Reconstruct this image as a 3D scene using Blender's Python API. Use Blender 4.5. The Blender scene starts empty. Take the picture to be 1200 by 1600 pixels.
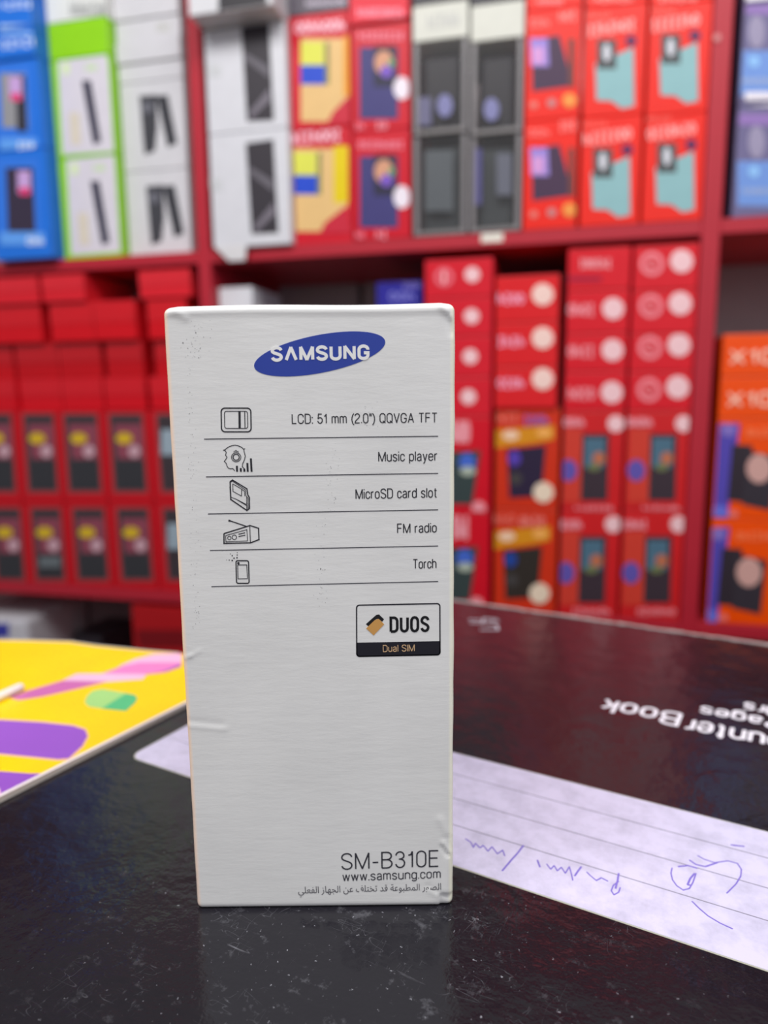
import bpy, bmesh, math, random
from mathutils import Vector, Matrix
random.seed(7)
SC = bpy.context.scene
COL = SC.collection

# ---------------------------------------------------------------- camera
FPX = 1156.0; PITCH = math.radians(9.25); CAMH = 0.113; ROLL = 0.01127
R0 = Vector((1, 0, 0)); FW = Vector((0, math.cos(PITCH), -math.sin(PITCH))); U0 = Vector((0, math.sin(PITCH), math.cos(PITCH)))
_c = math.sqrt(1 - ROLL * ROLL)
RV = R0 * _c - U0 * ROLL; UV = U0 * _c + R0 * ROLL
CP = Vector((0, 0, CAMH))
cd = bpy.data.cameras.new('camera'); cam = bpy.data.objects.new('camera', cd); COL.objects.link(cam)
cd.sensor_fit = 'VERTICAL'; cd.sensor_height = 36.0; cd.lens = 36.0 * FPX / 1600.0
cd.clip_start = 0.01; cd.clip_end = 50
m = Matrix((RV, UV, -FW)).transposed().to_4x4(); m.translation = CP
cam.matrix_world = m
cd.dof.use_dof = True; cd.dof.focus_distance = 0.152; cd.dof.aperture_fstop = 10.0
SC.camera = cam

# ---------------------------------------------------------------- light
w = bpy.data.worlds.new('world'); SC.world = w; w.use_nodes = True
bg = w.node_tree.nodes['Background']; bg.inputs[0].default_value = (0.88, 0.87, 1.0, 1); bg.inputs[1].default_value = 0.30
def area(name, loc, target, sx, sy, power, col):
    l = bpy.data.lights.new(name, 'AREA'); l.shape = 'RECTANGLE'; l.size = sx; l.size_y = sy; l.energy = power; l.color = col
    o = bpy.data.objects.new(name, l); COL.objects.link(o); o.location = loc
    o.rotation_euler = (Vector(target) - Vector(loc)).to_track_quat('-Z', 'Y').to_euler()
    return o
area('ceiling_lamp', (-0.15, -0.15, 1.25), (-0.15, 0.9, -0.05), 1.8, 0.5, 27, (1, 0.99, 0.97))
area('shop_front_light', (0.4, -1.6, 0.75), (0, 0.5, 0.15), 1.8, 1.2, 9.0, (0.97, 0.97, 1.0))
VS = SC.view_settings
VS.view_transform = 'Standard'; VS.look = 'None'; VS.gamma = 1.0; VS.exposure = 0.0
try: VS.use_curve_mapping = False
except Exception: pass

# ---------------------------------------------------------------- materials
def lin(c):
    r = []
    for v in c:
        v /= 255.0
        r.append(v / 12.92 if v <= 0.04045 else ((v + 0.055) / 1.055) ** 2.4)
    return (*r, 1.0)
_m = {}
def mat(col, rough=0.45, coat=0.0, alpha=1.0, spec=0.4, metal=0.0):
    k = (tuple(col), rough, coat, alpha, spec, metal)
    if k in _m: return _m[k]
    M = bpy.data.materials.new('paint_%d_%d_%d' % tuple(col)); M.use_nodes = True
    nt = M.node_tree; b = nt.nodes['Principled BSDF']
    b.inputs['Roughness'].default_value = rough; b.inputs['Coat Weight'].default_value = coat
    b.inputs['Alpha'].default_value = alpha; b.inputs['Specular IOR Level'].default_value = spec
    b.inputs['Metallic'].default_value = metal
    # faint print mottling so that the colour is never dead flat
    tc = nt.nodes.new('ShaderNodeTexCoord'); n = nt.nodes.new('ShaderNodeTexNoise'); n.inputs['Scale'].default_value = 60
    mx = nt.nodes.new('ShaderNodeMix'); mx.data_type = 'RGBA'
    c = lin(col)
    mx.inputs[6].default_value = tuple(v * 0.93 for v in c[:3]) + (1,); mx.inputs[7].default_value = tuple(min(1, v * 1.06) for v in c[:3]) + (1,)
    nt.links.new(tc.outputs['Object'], n.inputs['Vector']); nt.links.new(n.outputs['Fac'], mx.inputs[0]); nt.links.new(mx.outputs[2], b.inputs['Base Color'])
    _m[k] = M
    return M
def ink(col): return mat(col, 0.5, 0, 1, 0.3)

def N(nt, t, **kw):
    n = nt.nodes.new(t)
    for k, v in kw.items(): setattr(n, k, v)
    return n
def ramp(nt, src, stops):
    r = N(nt, 'ShaderNodeValToRGB'); e = r.color_ramp.elements
    while len(e) < len(stops): e.new(0.5)
    for i, (p, c) in enumerate(stops):
        e[i].position = p; e[i].color = c if len(c) == 4 else (*c, 1)
    nt.links.new(src, r.inputs[0]); return r
def noise(nt, vec, scale, detail=4, rough=0.6, stretch=None):
    n = N(nt, 'ShaderNodeTexNoise'); n.inputs['Scale'].default_value = scale; n.inputs['Detail'].default_value = detail; n.inputs['Roughness'].default_value = rough
    if stretch:
        mp = N(nt, 'ShaderNodeMapping'); mp.inputs['Scale'].default_value = stretch; nt.links.new(vec, mp.inputs['Vector']); vec = mp.outputs[0]
    nt.links.new(vec, n.inputs['Vector']); return n
def newmat(name):
    M = bpy.data.materials.new(name); M.use_nodes = True
    return M, M.node_tree, M.node_tree.nodes['Principled BSDF']
def mixc(nt, f, a, b):
    x = N(nt, 'ShaderNodeMix', data_type='RGBA')
    nt.links.new(f, x.inputs[0])
    for i, s in ((6, a), (7, b)):
        if isinstance(s, tuple): x.inputs[i].default_value = s
        else: nt.links.new(s, x.inputs[i])
    return x.outputs[2]

BXW, BXH, BXD = 0.0569, 0.1300, 0.070          # the phone carton
BXX = (-0.0426 + 0.01435) / 2
def paper_mat():
    M, nt, b = newmat('white_coated_board')
    tc = N(nt, 'ShaderNodeTexCoord'); o = tc.outputs['Object']
    n1 = noise(nt, o, 260, 5, 0.65, (0.35, 1, 1.6)); n2 = noise(nt, o, 45, 3, 0.5)
    base = ramp(nt, n2.outputs['Fac'], [(0.3, lin((221, 221, 219))), (0.7, lin((229, 229, 227)))])
    sx = N(nt, 'ShaderNodeSeparateXYZ'); nt.links.new(o, sx.inputs[0])
    ab = N(nt, 'ShaderNodeMath', operation='ABSOLUTE'); nt.links.new(sx.outputs[0], ab.inputs[0])
    ed = ramp(nt, ab.outputs[0], [(0, (0, 0, 0)), (1, (1, 1, 1))])
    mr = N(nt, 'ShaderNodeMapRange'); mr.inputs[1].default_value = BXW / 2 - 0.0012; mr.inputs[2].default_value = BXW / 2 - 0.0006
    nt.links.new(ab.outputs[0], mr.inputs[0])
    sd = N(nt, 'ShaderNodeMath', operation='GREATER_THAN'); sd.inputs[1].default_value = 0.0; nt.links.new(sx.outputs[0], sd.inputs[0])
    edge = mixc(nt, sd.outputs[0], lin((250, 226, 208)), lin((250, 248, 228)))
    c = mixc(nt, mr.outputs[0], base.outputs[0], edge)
    nt.links.new(c, b.inputs['Base Color'])
    b.inputs['Roughness'].default_value = 0.42; b.inputs['Specular IOR Level'].default_value = 0.35
    bp = N(nt, 'ShaderNodeBump'); bp.inputs['Strength'].default_value = 0.16; bp.inputs['Distance'].default_value = 0.0004
    nt.links.new(n1.outputs['Fac'], bp.inputs['Height']); nt.links.new(bp.outputs[0], b.inputs['Normal'])
    return M
def cover_mat():
    M, nt, b = newmat('black_laminated_cover')
    tc = N(nt, 'ShaderNodeTexCoord'); o = tc.outputs['Object']
    wave = noise(nt, o, 90, 4, 0.55); big = noise(nt, o, 14, 3, 0.5); fine = noise(nt, o, 420, 4, 0.7)
    # hairline scratches: thin iso-lines of two distorted noises, kept only in worn patches
    def scratch(scale, st, width):
        s = noise(nt, o, scale, 1, 0.4, st); s.inputs['Distortion'].default_value = 0.6
        m1 = N(nt, 'ShaderNodeMath', operation='SUBTRACT'); nt.links.new(s.outputs['Fac'], m1.inputs[0]); m1.inputs[1].default_value = 0.5
        m2 = N(nt, 'ShaderNodeMath', operation='ABSOLUTE'); nt.links.new(m1.outputs[0], m2.inputs[0])
        r = N(nt, 'ShaderNodeMapRange'); r.inputs[1].default_value = 0; r.inputs[2].default_value = width; r.inputs[3].default_value = 1; r.inputs[4].default_value = 0
        nt.links.new(m2.outputs[0], r.inputs[0]); return r.outputs[0]
    s1 = scratch(85, (1, 4.5, 1), 0.006); s2 = scratch(110, (4.2, 1, 1), 0.005)
    mxs = N(nt, 'ShaderNodeMath', operation='MAXIMUM'); nt.links.new(s1, mxs.inputs[0]); nt.links.new(s2, mxs.inputs[1])
    patch = noise(nt, o, 55, 4, 0.7); pr = ramp(nt, patch.outputs['Fac'], [(0.53, (0, 0, 0)), (0.70, (0.75, 0.75, 0.75))])
    sm = N(nt, 'ShaderNodeMath', operation='MULTIPLY'); nt.links.new(mxs.outputs[0], sm.inputs[0]); nt.links.new(pr.outputs[0], sm.inputs[1])
    dust = noise(nt, o, 750, 3, 0.6); dr = ramp(nt, dust.outputs['Fac'], [(0.675, (0, 0, 0)), (0.73, (1, 1, 1))])
    smear = noise(nt, o, 160, 5, 0.75); sr = ramp(nt, smear.outputs['Fac'], [(0.58, (0, 0, 0)), (0.82, (0.42, 0.42, 0.42))])
    # worn smudges in front of the carton and along the near edge
    v = N(nt, 'ShaderNodeVectorMath', operation='DISTANCE'); nt.links.new(o, v.inputs[0]); v.inputs[1].default_value = WEAR
    near = N(nt, 'ShaderNodeMapRange'); near.inputs[1].default_value = 0.02; near.inputs[2].default_value = 0.075; near.inputs[3].default_value = 1; near.inputs[4].default_value = 0.12
    nt.links.new(v.outputs['Value'], near.inputs[0])
    sm2 = N(nt, 'ShaderNodeMath', operation='MULTIPLY'); nt.links.new(sr.outputs[0], sm2.inputs[0]); nt.links.new(near.outputs[0], sm2.inputs[1])
    a1 = N(nt, 'ShaderNodeMath', operation='MAXIMUM'); nt.links.new(sm.outputs[0], a1.inputs[0]); nt.links.new(dr.outputs[0], a1.inputs[1])
    dn = N(nt, 'ShaderNodeMath', operation='MULTIPLY'); nt.links.new(a1.outputs[0], dn.inputs[0]); nt.links.new(near.outputs[0], dn.inputs[1])
    a2 = N(nt, 'ShaderNodeMath', operation='MAXIMUM'); nt.links.new(dn.outputs[0], a2.inputs[0]); nt.links.new(sm2.outputs[0], a2.inputs[1])
    a3 = N(nt, 'ShaderNodeMath', operation='MULTIPLY'); nt.links.new(a2.outputs[0], a3.inputs[0]); a3.inputs[1].default_value = 0.55
    c = mixc(nt, a3.outputs[0], lin((24, 22, 29)), lin((190, 190, 200)))
    nt.links.new(c, b.inputs['Base Color'])
    rr = ramp(nt, big.outputs['Fac'], [(0.3, (0.10,) * 3), (0.7, (0.2,) * 3)])
    nt.links.new(rr.outputs[0], b.inputs['Roughness']); b.inputs['Specular IOR Level'].default_value = 0.5
    b1 = N(nt, 'ShaderNodeBump'); b1.inputs['Strength'].default_value = 0.35; b1.inputs['Distance'].default_value = 0.0012
    nt.links.new(wave.outputs['Fac'], b1.inputs['Height'])
    b2 = N(nt, 'ShaderNodeBump'); b2.inputs['Strength'].default_value = 0.2; b2.inputs['Distance'].default_value = 0.0003
    nt.links.new(fine.outputs['Fac'], b2.inputs['Height']); nt.links.new(b1.outputs[0], b2.inputs['Normal']); nt.links.new(b2.outputs[0], b.inputs['Normal'])
    return M
def label_mat():
    M, nt, b = newmat('lilac_white_label')
    tc = N(nt, 'ShaderNodeTexCoord'); o = tc.outputs['Object']
    a = noise(nt, o, 130, 5, 0.7); r = ramp(nt, a.outputs['Fac'], [(0.42, (0, 0, 0)), (0.70, (0.5, 0.5, 0.5))])
    c = mixc(nt, r.outputs[0], lin((214, 209, 236)), lin((160, 158, 180)))
    nt.links.new(c, b.inputs['Base Color']); b.inputs['Roughness'].default_value = 0.3
    return M
def wood_mat(name, c1, c2):
    M, nt, b = newmat(name)
    tc = N(nt, 'ShaderNodeTexCoord'); a = noise(nt, tc.outputs['Object'], 6, 6, 0.6, (1, 8, 8))
    r = ramp(nt, a.outputs['Fac'], [(0.3, lin(c1)), (0.7, lin(c2))]); nt.links.new(r.outputs[0], b.inputs['Base Color']); b.inputs['Roughness'].default_value = 0.5
    return M

# ---------------------------------------------------------------- mesh helpers
def tag(o, label=None, cat=None, group=None, kind=None):
    if label: o['label'] = label
    if cat: o['category'] = cat
    if group: o['group'] = group
    if kind: o['kind'] = kind
    return o
def obj(name, bm, material, parent=None, loc=None, rz=0, smooth=False):
    me = bpy.data.meshes.new(name)
    if smooth:
        for f in bm.faces: f.smooth = True
    bm.to_mesh(me); bm.free(); me.materials.append(material)
    o = bpy.data.objects.new(name, me); COL.objects.link(o)
    if parent: o.parent = parent
    if loc is not None: o.location = loc
    o.rotation_euler.z = rz
    return o
def box_bm(x0, x1, y0, y1, z0, z1, bev=0.0, bm=None):
    own = bm is None
    if own: bm = bmesh.new()
    vs = [bm.verts.new((x, y, z)) for x in (x0, x1) for y in (y0, y1) for z in (z0, z1)]
    for f in ((0, 1, 3, 2), (4, 6, 7, 5), (0, 4, 5, 1), (2, 3, 7, 6), (0, 2, 6, 4), (1, 5, 7, 3)):
        bm.faces.new([vs[i] for i in f])
    if own:
        bmesh.ops.recalc_face_normals(bm, faces=bm.faces)
        if bev: bmesh.ops.bevel(bm, geom=list(bm.edges), offset=bev, segments=2, affect='EDGES', profile=0.5)
    return bm
def slab_bm(pts, z0, z1, bm=None, swap=False):
    """prism over a 2-D outline; swap=False: outline in x-y, thick in z; swap=True: outline in x-z, thick in y"""
    own = bm is None
    if own: bm = bmesh.new()
    mk = (lambda p, t: (p[0], t, p[1])) if swap else (lambda p, t: (p[0], p[1], t))
    a = [bm.verts.new(mk(p, z0)) for p in pts]; b_ = [bm.verts.new(mk(p, z1)) for p in pts]
    n = len(pts)
    bm.faces.new(a); bm.faces.new(b_[::-1])
    for i in range(n): bm.faces.new((a[i], b_[i], b_[(i + 1) % n], a[(i + 1) % n]))
    if own: bmesh.ops.recalc_face_normals(bm, faces=bm.faces)
    return bm
def rrect(x0, x1, y0, y1, r, n=6):
    p = []
    for cx, cy, a0 in ((x1 - r, y1 - r, 0), (x0 + r, y1 - r, 90), (x0 + r, y0 + r, 180), (x1 - r, y0 + r, 270)):
        for i in range(n + 1):
            a = math.radians(a0 + 90 * i / n); p.append((cx + r * math.cos(a), cy + r * math.sin(a)))
    return p
def ellipse(cx, cy, a, b_, th=0, n=48):
    return [(cx + a * math.cos(t) * math.cos(th) - b_ * math.sin(t) * math.sin(th), cy + a * math.cos(t) * math.sin(th) + b_ * math.sin(t) * math.cos(th)) for t in (2 * math.pi * i / n for i in range(n))]
_ink = [0]
def stroke(bm, pts, wd, t0, t1, swap, closed=False):
    """thin ribbon of ink along a polyline, mitred; sharp corners are butted"""
    if not closed and len(pts) > 2:
        for i in range(1, len(pts) - 1):
            d1 = (Vector(pts[i]) - Vector(pts[i - 1])); d2 = (Vector(pts[i + 1]) - Vector(pts[i]))
            if d1.length > 1e-9 and d2.length > 1e-9 and d1.normalized().dot(d2.normalized()) < 0.55:
                e = 0.5 if d1.normalized().dot(d2.normalized()) > -0.3 else 0.12
                stroke(bm, list(pts[:i]) + [tuple(Vector(pts[i]) + d1.normalized() * wd * e)], wd, t0, t1, swap)
                stroke(bm, [tuple(Vector(pts[i]) - d2.normalized() * wd * e)] + list(pts[i + 1:]), wd, t0, t1, swap)
                return
    _ink[0] += 1; t1 -= 0.0000012 * (_ink[0] % 9) * (1 if not swap else -1); t0 += 0.0000012 * (_ink[0] % 9) * (1 if not swap else -1)   # overlapping strokes never lie in one plane
    P = [Vector(p) for p in pts]; n = len(P); L = []; Rr = []
    for i in range(n):
        if closed: a, c = P[i - 1], P[(i + 1) % n]
        else: a, c = P[max(i - 1, 0)], P[min(i + 1, n - 1)]
        d1 = (P[i] - a); d2 = (c - P[i])
        if d1.length < 1e-9: d1 = d2
        if d2.length < 1e-9: d2 = d1
        d1 = d1.normalized(); d2 = d2.normalized(); t = d1 + d2
        if t.length < 1e-4: t = d1
        t.normalize(); nn = Vector((-t.y, t.x)); k = 1 / max(0.5, abs(t.dot(d1)))
        L.append(P[i] + nn * wd / 2 * k); Rr.append(P[i] - nn * wd / 2 * k)
    for i in range(n if closed else n - 1):
        j = (i + 1) % n
        slab_bm([L[i], L[j], Rr[j], Rr[i]], t0, t1, bm, swap)
# a plain condensed sans drawn as strokes: glyph -> (advance width, stroke lists), cap height 1
def arc(cx, cy, rx, ry, a0, a1, n=8): return [(cx + rx * math.cos(math.radians(a0 + (a1 - a0) * i / n)), cy + ry * math.sin(math.radians(a0 + (a1 - a0) * i / n))) for i in range(n + 1)]
def bez(a, b_, c, d, n=8):
    r = []
    for i in range(n + 1):
        t = i / n; k = 1 - t; r.append(tuple(k ** 3 * a[j] + 3 * k * k * t * b_[j] + 3 * k * t * t * c[j] + t ** 3 * d[j] for j in (0, 1)))
    return r
def bowl(x0, x1, y0, y1, q):
    m_, h = (x0 + x1) / 2, (x1 - x0) / 2; p = arc(m_, y1 - q, h, q, 180, 0) + arc(m_, y0 + q, h, q, 0, -180); return p + [p[0]]
def glyphs():
    g = {}; w = .50; q = .27; X = .73; v = .40; p = .23; h = w / 2; hv = v / 2
    ctop = arc(h, 1 - q, h, q, 0, 180); cbot = arc(h, q, h, q, 180, 360)
    g['O'] = (w, [bowl(0, w, 0, 1, q)]); g['0'] = (.44, [bowl(0, .44, 0, 1, .25)]); g['Q'] = (w, [bowl(0, w, 0, 1, q), [(w * .55, .22), (w * 1.05, -.03)]])
    g['C'] = (w, [[(w, .68)] + ctop + cbot + [(w, .34)]]); g['G'] = (w, [[(w, .70)] + ctop + cbot + [(w, .46), (w * .55, .46)]])
    g['D'] = (w, [[(0, 0), (0, 1)] + arc(h, 1 - q, h, q, 90, 0) + arc(h, q, h, q, 0, -90) + [(0, 0)]]); g['U'] = (w, [[(0, 1)] + cbot + [(w, 1)]])
    def S(w, H, k): h = w / 2; return [arc(h, H - k, h, k, 8, 180) + bez((0, H - k), (0, H * .5), (w, H * .54), (w, k))[1:] + arc(h, k, h, k, 0, -172)[1:]]
    g['S'] = (w, S(w, 1, .25)); g['s'] = (.36, S(.36, X, .18))
    g['2'] = (.44, [arc(.22, .75, .22, .25, 175, 0) + bez((.44, .75), (.44, .48), (.0, .36), (0, 0))[1:] + [(.44, 0)]])
    g['3'] = (.44, [arc(.21, .76, .2, .24, 175, 0) + bez((.41, .76), (.41, .6), (.3, .54), (.16, .54))[1:], bez((.16, .54), (.34, .54), (.44, .45), (.44, .27)) + arc(.22, .27, .22, .27, 0, -172)[1:]])
    g['5'] = (.44, [[(.40, 1), (.08, 1), (.03, .48)] + bez((.03, .48), (.12, .66), (.44, .68), (.44, .33))[1:] + arc(.22, .3, .22, .3, 0, -170)[1:]])
    g['1'] = (.24, [[(0, .77), (.13, .80), (.20, 1), (.20, 0)]])
    g['B'] = (w, [[(0, 0), (0, 1), (w * .5, 1)] + arc(w * .5, .765, w * .44, .235, 90, -90)[1:] + [(0, .53)], arc(w * .5, .265, w * .5, .265, 90, -90) + [(0, 0)]])
    g['P'] = (w, [[(0, 0), (0, 1), (w * .5, 1)] + arc(w * .5, .73, w * .5, .27, 90, -90)[1:] + [(0, .46)]])
    g['N'] = (.52, [[(0, 0), (0, 1), (.52, 0), (.52, 1)]]); g['M'] = (.66, [[(0, 0), (0, 1), (.33, 0), (.66, 1), (.66, 0)]])
    g['V'] = (.5, [[(0, 1), (.25, 0), (.5, 1)]]); g['Λ'] = (.56, [[(0, 0), (.28, 1), (.56, 0)]]); g['A'] = (.52, [[(0, 0), (.26, 1), (.52, 0)], [(.09, .32), (.43, .32)]])
    g['T'] = (.48, [[(0, 1), (.48, 1)], [(.24, 1), (.24, 0)]]); g['F'] = (.42, [[(0, 0), (0, 1), (.42, 1)], [(0, .53), (.38, .53)]]); g['L'] = (.4, [[(0, 1), (0, 0), (.4, 0)]])
    g['E'] = (.44, [[(.44, 1), (0, 1), (0, 0), (.44, 0)], [(0, .53), (.4, .53)]]); g['I'] = (.0, [[(0, 0), (0, 1)]]); g['X'] = (.5, [[(0, 0), (.5, 1)], [(0, 1), (.5, 0)]])
    ar = arc(hv, X - p, hv, p, 180, 0)
    g['u'] = (v, [[(0, X)] + arc(hv, p, hv, p, 180, 360), [(v, X), (v, 0)]]); g['n'] = (v, [[(0, 0), (0, X)], ar + [(v, 0)]]); g['h'] = (v, [[(0, 0), (0, 1)], ar + [(v, 0)]])
    a1 = arc(.15, X - .2, .15, .2, 180, 0); g['m'] = (.6, [[(0, 0), (0, X)], a1 + [(.3, 0)], [(x + .3, y) for x, y in a1] + [(.6, 0)]])
    g['i'] = (0, [[(0, 0), (0, X)], [(0, .93), (0, 1.02)]]); g['l'] = (0, [[(0, 0), (0, 1)]])
    g['c'] = (.36, [arc(.19, X - p, .19, p, 0, 180) + arc(.19, p, .19, p, 180, 360)]); g['o'] = (v, [bowl(0, v, 0, X, p)])
    g['p'] = (v, [[(0, -.28), (0, X)], bowl(0, v, 0, X, p)]); g['b'] = (v, [[(0, 0), (0, 1)], bowl(0, v, 0, X, p)]); g['d'] = (v, [[(v, 0), (v, 1)], bowl(0, v, 0, X, p)])
    g['g'] = (v, [bowl(0, v, 0, X, p), [(v, X), (v, -.06)] + arc(hv, -.08, hv, .18, 0, -160)]); g['q'] = (v, [[(v, -.28), (v, X)], bowl(0, v, 0, X, p)])
    g['a'] = (.38, [arc(.19, X - .19, .17, .19, 170, 0) + [(.36, .1), (.39, .0)], bez((.36, .46), (.36, .36), (0, .44), (0, .2)) + arc(.18, .18, .18, .18, 180, 360)[1:]])
    g['y'] = (.38, [[(0, X), (.19, .02)], [(.38, X), (.17, -.12)] + bez((.17, -.12), (.13, -.28), (.1, -.27), (.02, -.26))[1:]])
    g['e'] = (v, [[(0, .39), (v, .39)] + arc(hv, X - p, hv, p, 0, 180) + arc(hv, p, hv, p, 180, 345)]); g['r'] = (.22, [[(0, 0), (0, X)], arc(.22, X - .22, .22, .21, 180, 88)])
    g['t'] = (.24, [[(.1, .95), (.1, .14)] + arc(.22, .13, .12, .13, 180, 280, 5), [(0, X), (.24, X)]]); g['f'] = (.24, [[(.1, 0), (.1, .82)] + arc(.22, .84, .12, .16, 180, 90, 5), [(0, X), (.24, X)]])
    g['k'] = (.38, [[(0, 0), (0, 1)], [(.36, X), (.02, .28)], [(.13, .42), (.38, 0)]]); g['w'] = (.58, [[(0, X), (.14, 0), (.29, X), (.44, 0), (.58, X)]])
    g[':'] = (0, [[(0, -.02), (0, .10)], [(0, .58), (0, .70)]]); g['.'] = (0, [[(0, -.02), (0, .10)]]); g['"'] = (.13, [[(0, 1.02), (0, .72)], [(.13, 1.02), (.13, .72)]])
    g['('] = (.14, [arc(.42, .40, .40, .72, 120, 240)]); g[')'] = (.14, [arc(-.26, .40, .40, .72, 60, -60)]); g['-'] = (.28, [[(0, .38), (.28, .38)]])
    return g
GL = glyphs()
def letters(bm, body, place, cap, width, wd, t0, t1, swap, gap=0.21):
    """cap, width, wd: real sizes; place(x, y) in real units from the left baseline"""
    x = 0; items = []
    for i, ch in enumerate(body):
        if ch == ' ': x += .34; continue
        w_, st = GL[ch]; items.append((x, st)); x += w_ + gap
    tot = x - gap; k = (width - wd) / tot; H = cap - wd
    for ox, st in items:
        for s in st: stroke(bm, [place(wd / 2 + (ox + a) * k, wd / 2 + b_ * H) for a, b_ in s], wd, t0, t1, swap)
def text_bm(body, fit, offset=0.0, flip=1):
    """a word as a flat mesh; fit(nx, ny)->(x,y,z): nx 0..1 along the word, ny in cap heights"""
    c = bpy.data.curves.new('t', 'FONT'); c.body = body; c.offset = offset; c.resolution_u = 6
    o = bpy.data.objects.new('t', c); COL.objects.link(o); bpy.context.view_layer.update()
    me = o.to_mesh(); xs = [v.co.x for v in me.vertices]; x0, x1 = min(xs), max(xs)
    bm = bmesh.new(); bm.from_mesh(me)
    for v in bm.verts: v.co = fit((v.co.x - x0) / (x1 - x0), v.co.y / 0.728)
    bmesh.ops.recalc_face_normals(bm, faces=bm.faces)
    o.to_mesh_clear(); bpy.data.objects.remove(o); bpy.data.curves.remove(c)
    return bm

def ray(px, py): return FW + RV * ((px - 600) / FPX) - UV * ((py - 800) / FPX)
def hit(px, py, P, n):
    d = ray(px, py); return CP + d * ((P - CP).dot(n) / d.dot(n))

# ================================================================ SETTING
wallA = math.radians(14); UW = Vector((math.cos(wallA), -math.sin(wallA), 0)); NW = Vector((math.sin(wallA), math.cos(wallA), 0)); DW = 0.95 * math.cos(wallA)
def wuv(px, py, W=0.0):
    X = hit(px, py, NW * (DW + W), NW); return X.dot(UW), X.z
def wpos(u, W, z): return UW * u + NW * (DW + W) + Vector((0, 0, z))
FLOOR = -0.92
bm = box_bm(-2.6, 2.6, -2.6, 2.2, FLOOR - 0.05, FLOOR)
tag(obj('floor', bm, wood_mat('floor_tile', (120, 112, 100), (138, 130, 118))), kind='structure')
bm = box_bm(-2.4, 1.7, 0, 0.08, FLOOR, 1.7)
tag(obj('wall_back', bm, mat((150, 146, 140), 0.8), loc=wpos(0, 0.28, 0), rz=-wallA), kind='structure')

# ================================================================ COUNTER
NBT = 0.020
cnt = tag(obj('shop_counter', box_bm(-0.75, 0.75, -0.10, 0.305, -NBT - 0.03, -NBT, 0.002), wood_mat('dark_counter', (52, 44, 38), (70, 58, 50))), 'dark shop counter under the black notebook and the yellow book', 'counter')
obj('front_panel', box_bm(-0.73, 0.73, 0.265, 0.285, FLOOR, -NBT - 0.03), mat((70, 62, 56), 0.6), cnt)
for sx in (-0.72, 0.70):
    obj('side_panel', box_bm(sx, sx + 0.02, -0.08, 0.265, FLOOR, -NBT - 0.03), mat((70, 62, 56), 0.6), cnt)

# ================================================================ NOTEBOOK
nr = math.radians(-30); TN = Vector((math.cos(nr), math.sin(nr), 0)); NN = Vector((-math.sin(nr), math.cos(nr), 0))
NT0, NT1, NN0, NN1 = -0.1905, 0.0205, 0.045, 0.358
def nb(px, py, z=0.0):
    X = hit(px, py, Vector((0, 0, z)), Vector((0, 0, 1))); return (X.dot(TN), X.dot(NN))
WEAR = nb(560, 1500) + (0.0,)
COVER = cover_mat()
note = tag(obj('notebook', slab_bm(rrect(NT0, NT1, NN0, NN1, 0.004), -0.0028, 0.0), COVER, rz=nr), 'large black hardcover counter notebook with scuffed glossy cover under the white carton', 'notebook')
bmesh_tmp = box_bm(NT0 + 0.003, NT1 - 0.002, NN0 + 0.004, NN1 - 0.004, -NBT + 0.0025, -0.0028)
tag(obj('page_block', bmesh_tmp, mat((228, 224, 212), 0.8), note), 'off-white block of pages')
obj('back_cover', slab_bm(rrect(NT0, NT1, NN0, NN1, 0.004), -NBT, -NBT + 0.0025), COVER, note)
bm = bmesh.new(); random.seed(3)
n = 60
for i in range(n):                                             # frayed pale cover edge
    t0 = NT0 + 0.006 + (NT1 - NT0 - 0.012) * i / n; t1 = t0 + (NT1 - NT0 - 0.012) / n
    k = random.uniform(0.0008, 0.0022); box_bm(t0, t1, NN1 - k, NN1 + 0.0003, -0.0024, 0.0002 + random.uniform(0, 0.0003), bm=bm)
tag(obj('worn_edge', bm, mat((176, 160, 158), 0.6), note), 'pale frayed far edge of the cover')
# label panel
LN0, LN1, LT0, LT1 = nb(709, 1352)[1], nb(711, 1177)[1], nb(213, 1180)[0] - 0.001, nb(1200, 1488)[0] + 0.004
lp = rrect(LT0, LT1, min(LN0, LN1), max(LN0, LN1), 0.004)
tag(obj('label_border', slab_bm(rrect(LT0 - 0.0004, LT1 + 0.0004, LN0 - 0.0004, LN1 + 0.0004, 0.0043), -0.0001, 0.00004), mat((176, 176, 160), 0.4), note), 'thin grey-green outline of the label')
lab = tag(obj('label_panel', slab_bm(lp, 0.0, 0.00012), label_mat(), note), 'lilac-white ruled label with blue pen writing')
for a, b_ in (((711, 1214), (1200, 1337)), ((711, 1254), (1200, 1382)), ((711, 1297), (1196, 1430))):
    p = nb(*a); q = nb(*b_); nn_ = (p[1] + q[1]) / 2
    bm = bmesh.new(); stroke(bm, [(LT0 + 0.004, nn_), (LT1 - 0.004, nn_)], 0.00022, 0.0001, 0.00017, False); obj('ruled_line', bm, ink((128, 124, 140)), lab)
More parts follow.
